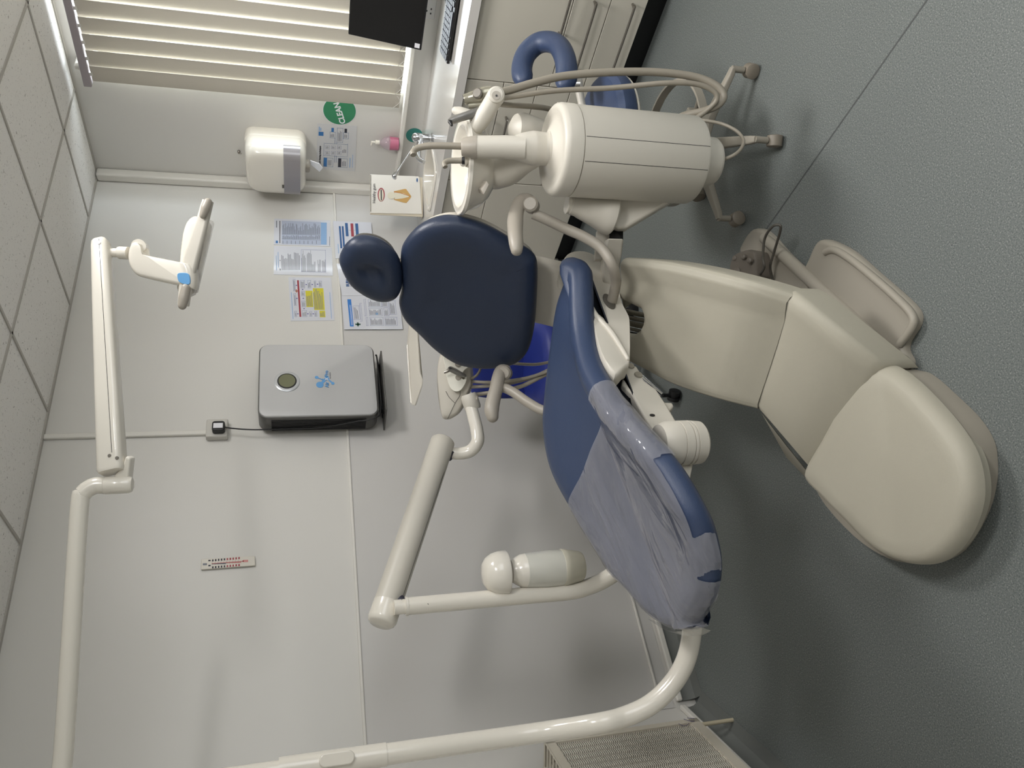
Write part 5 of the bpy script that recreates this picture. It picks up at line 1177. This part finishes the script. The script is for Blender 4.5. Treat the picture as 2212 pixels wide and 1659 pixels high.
# foot ring
ringp = [SC+V((math.cos(2*PI*i/36)*.21, math.sin(2*PI*i/36)*.21, .255)) for i in range(37)]
vs = []
for i in range(36):
    a = 2*PI*i/36; o = V((math.cos(a), math.sin(a), 0)); vs += [SC+o*.208+V((0, 0, .243)), SC+o*.216+V((0, 0, .243)), SC+o*.216+V((0, 0, .272)), SC+o*.208+V((0, 0, .272))]
fs = [(4*i+j, 4*i+(j+1) % 4, (4*((i+1) % 36))+(j+1) % 4, 4*((i+1) % 36)+j) for i in range(36) for j in range(4)]
mk('foot_ring', vs, fs, TAUPE, T)
for k in range(3):
    a = .4+2*PI*k/3; o = V((math.cos(a), math.sin(a), 0)); tube('ring_spoke', [SC+o*.03+V((0, 0, .20)), SC+o*.12+V((0, 0, .235)), SC+o*.21+V((0, 0, .257))], .008, TAUPE, T, n=10)
lathe('seat_shell', SC, (0, 0, 1), [(.452, .05), (.455, .12), (.468, .185), (.482, .205), (.488, .205)], CREAM, T, n=48)
lathe('seat', SC, (0, 0, 1), [(.486, .19), (.492, .208), (.510, .216), (.535, .212), (.552, .195), (.558, .16), (.552, .08), (.548, .01)], NAVY, T, n=48)
am = [(1133, 182, 2.66), (1127, 150, 2.70), (1136, 118, 2.72), (1158, 96, 2.72), (1182, 90, 2.70), (1205, 98, 2.66), (1219, 122, 2.60), (1224, 155, 2.55), (1219, 192, 2.50)]
rings = []
AMP = [ad(*p) for p in am]; AMPs = spline(AMP, 5); N_ = len(AMPs)
for i, p in enumerate(AMPs):
    f = i/(N_-1); s = min(1, .45+min(f, 1-f)*9); dd = (AMPs[min(i+1, N_-1)]-AMPs[max(i-1, 0)]).normalized(); x = CF.cross(dd).normalized(); y = dd.cross(x)
    rings.append([p+(x*math.cos(a)*.037+y*math.sin(a)*.032)*s for a in [2*PI*j/20 for j in range(20)]])
loft('arm_cushion', rings, NAVY, T, ang=80)
tube('arm_bracket', [ad(1262, 250, 2.62), ad(1252, 200, 2.62), ad(1246, 165, 2.62), ad(1222, 152, 2.62)], [.012, .014, .014, .014], CREAM, T, n=14)
lathe('bracket_knob', ad(1245, 182, 2.60), CU*-1, [(-.012, .012), (.012, .012)], CHROME, T, n=16)
# second stool: royal blue
QC = V((-1.68, -.50, 0))
T = thing('operator_stool', 'royal blue stool with chrome legs behind the dental chair', 'stool', QC)
for k in range(5):
    p = az(1472, 858, 0)
    d0 = p-QC; a0_ = math.atan2(d0.y, d0.x)+2*PI*k/5; d = V((math.cos(a0_), math.sin(a0_), 0)); L_ = min(.30, d0.length)
    leg = tube('leg', [QC+d*.03+V((0, 0, .10)), QC+d*L_+V((0, 0, .075))], [.015, .012], CHROME, T, curve=False, n=14)
    s_ = V((-d.y, d.x, 0)); cc_ = QC+d*L_
    vs, fs = merge([lathe_geo(cc_+s_*-.024+V((0, 0, .025)), s_, [(0, .019), (.003, .025), (.018, .025), (.02, .02), (.028, .02), (.03, .025), (.045, .025), (.048, .019)], 24), tube_geo([cc_+V((0, 0, .025)), cc_+V((0, 0, .078))], .008, n=10)]); mk('caster', vs, fs, BLACK, leg)
lathe('gas_column', QC, (0, 0, 1), [(.06, .035), (.12, .035), (.125, .026), (.30, .026), (.30, .015), (.52, .015)], CHROME, T, n=24)
QD = (QC+V((0, 0, .55))-CAM).dot(CF)
def qd(x, y, k=0): return ad(x, y, QD+k)
# seat: rounded pad seen edge-on
sz0 = qd(1170, 760).z
facing = V((CAM.x-QC.x, CAM.y-QC.y, 0)).normalized(); lat = V((-facing.y, facing.x, 0))
outl = rrect(V((QC.x, QC.y, sz0)), lat, facing, .40, .40, .17, 6)
cushion('seat', [outl[i] for i in range(0, len(outl), 2)], (0, 0, 1), ROYAL, T, prof=[(.02, -.045), (.004, -.03), (0, 0), (.004, .018), (.02, .034), (.05, .04)], k=3)
box('seat_plate', (QC.x-.1, QC.y-.1, sz0-.06), (QC.x+.1, QC.y+.1, sz0-.046), BLACK, T)
bq = [(1012, 770), (1018, 720), (1040, 690), (1110, 690), (1138, 720), (1148, 770), (1150, 830), (1144, 848), (1130, 858), (1090, 861), (1040, 858), (1018, 845)]
BNq = (CAM-qd(1080, 780)); BNq.z = 0; BNq.normalize()
pq = qd(1080, 780, .12)
cushion('backrest', [ap(x, y, pq, BNq) for x, y in bq], BNq, ROYAL, T, prof=[(.008, -.03), (0, -.015), (0, .0), (.004, .012), (.014, .018), (.03, .02)], k=3)
tube('back_bar', [V((QC.x, QC.y, sz0-.05)), V((QC.x, QC.y, sz0-.05))-facing*.22, V((QC.x, QC.y, sz0))-facing*.25, pq-BNq*.04], .012, BLACK, T, n=12)
# ================================================================ CAMERA + LIGHT
cam = bpy.data.cameras.new('camera'); co = bpy.data.objects.new('camera', cam); C.objects.link(co)
M = Matrix((-CU, CR, -CF)).transposed().to_4x4(); M.translation = CAM; co.matrix_world = M
cam.sensor_fit = 'HORIZONTAL'; cam.sensor_width = 36; cam.lens = 36*FPX/2212; cam.clip_start = .02
bpy.context.scene.camera = co
def area(name, loc, rot, sx, sy, power, col):
    l = bpy.data.lights.new(name, 'AREA'); l.shape = 'RECTANGLE'; l.size = sx; l.size_y = sy; l.energy = power; l.color = col
    o = bpy.data.objects.new(name, l); C.objects.link(o); o.location = loc; o.rotation_euler = rot; return o
for (x, y, e) in ((-1.24, -2.031, 26), (-2.44, -3.231, 23)):
    area('panel_lamp', (x, y, H-.025), (0, 0, 0), .54, .54, e, (1, .978, .965))
area('rear_fill_light', (-1.9, -4.6, 1.5), (math.radians(90), 0, 0), 2.2, 1.2, 22, (.93, .97, 1))  # soft fill added behind the camera; no window is built there
area('window_daylight', (.3, -1.58, 1.75), (0, math.radians(90), 0), 1.4, 1.8, 130, (.86, .94, 1))
w = bpy.data.worlds.new('world'); bpy.context.scene.world = w; w.use_nodes = True
bg = w.node_tree.nodes['Background']; bg.inputs[0].default_value = (.78, .9, 1, 1); bg.inputs[1].default_value = 3
sc_ = bpy.context.scene
sc_.view_settings.view_transform = 'Standard'; sc_.view_settings.look = 'None'; sc_.view_settings.exposure = .1; sc_.view_settings.gamma = 1
sc_.cycles.max_bounces = 7; sc_.cycles.transparent_max_bounces = 8; sc_.cycles.caustics_reflective = False; sc_.cycles.caustics_refractive = False
sc_.cycles.use_denoising = True; sc_.cycles.sample_clamp_indirect = 6
sc_.cycles.use_adaptive_sampling = True; sc_.cycles.adaptive_threshold = .03; sc_.cycles.max_bounces = 6
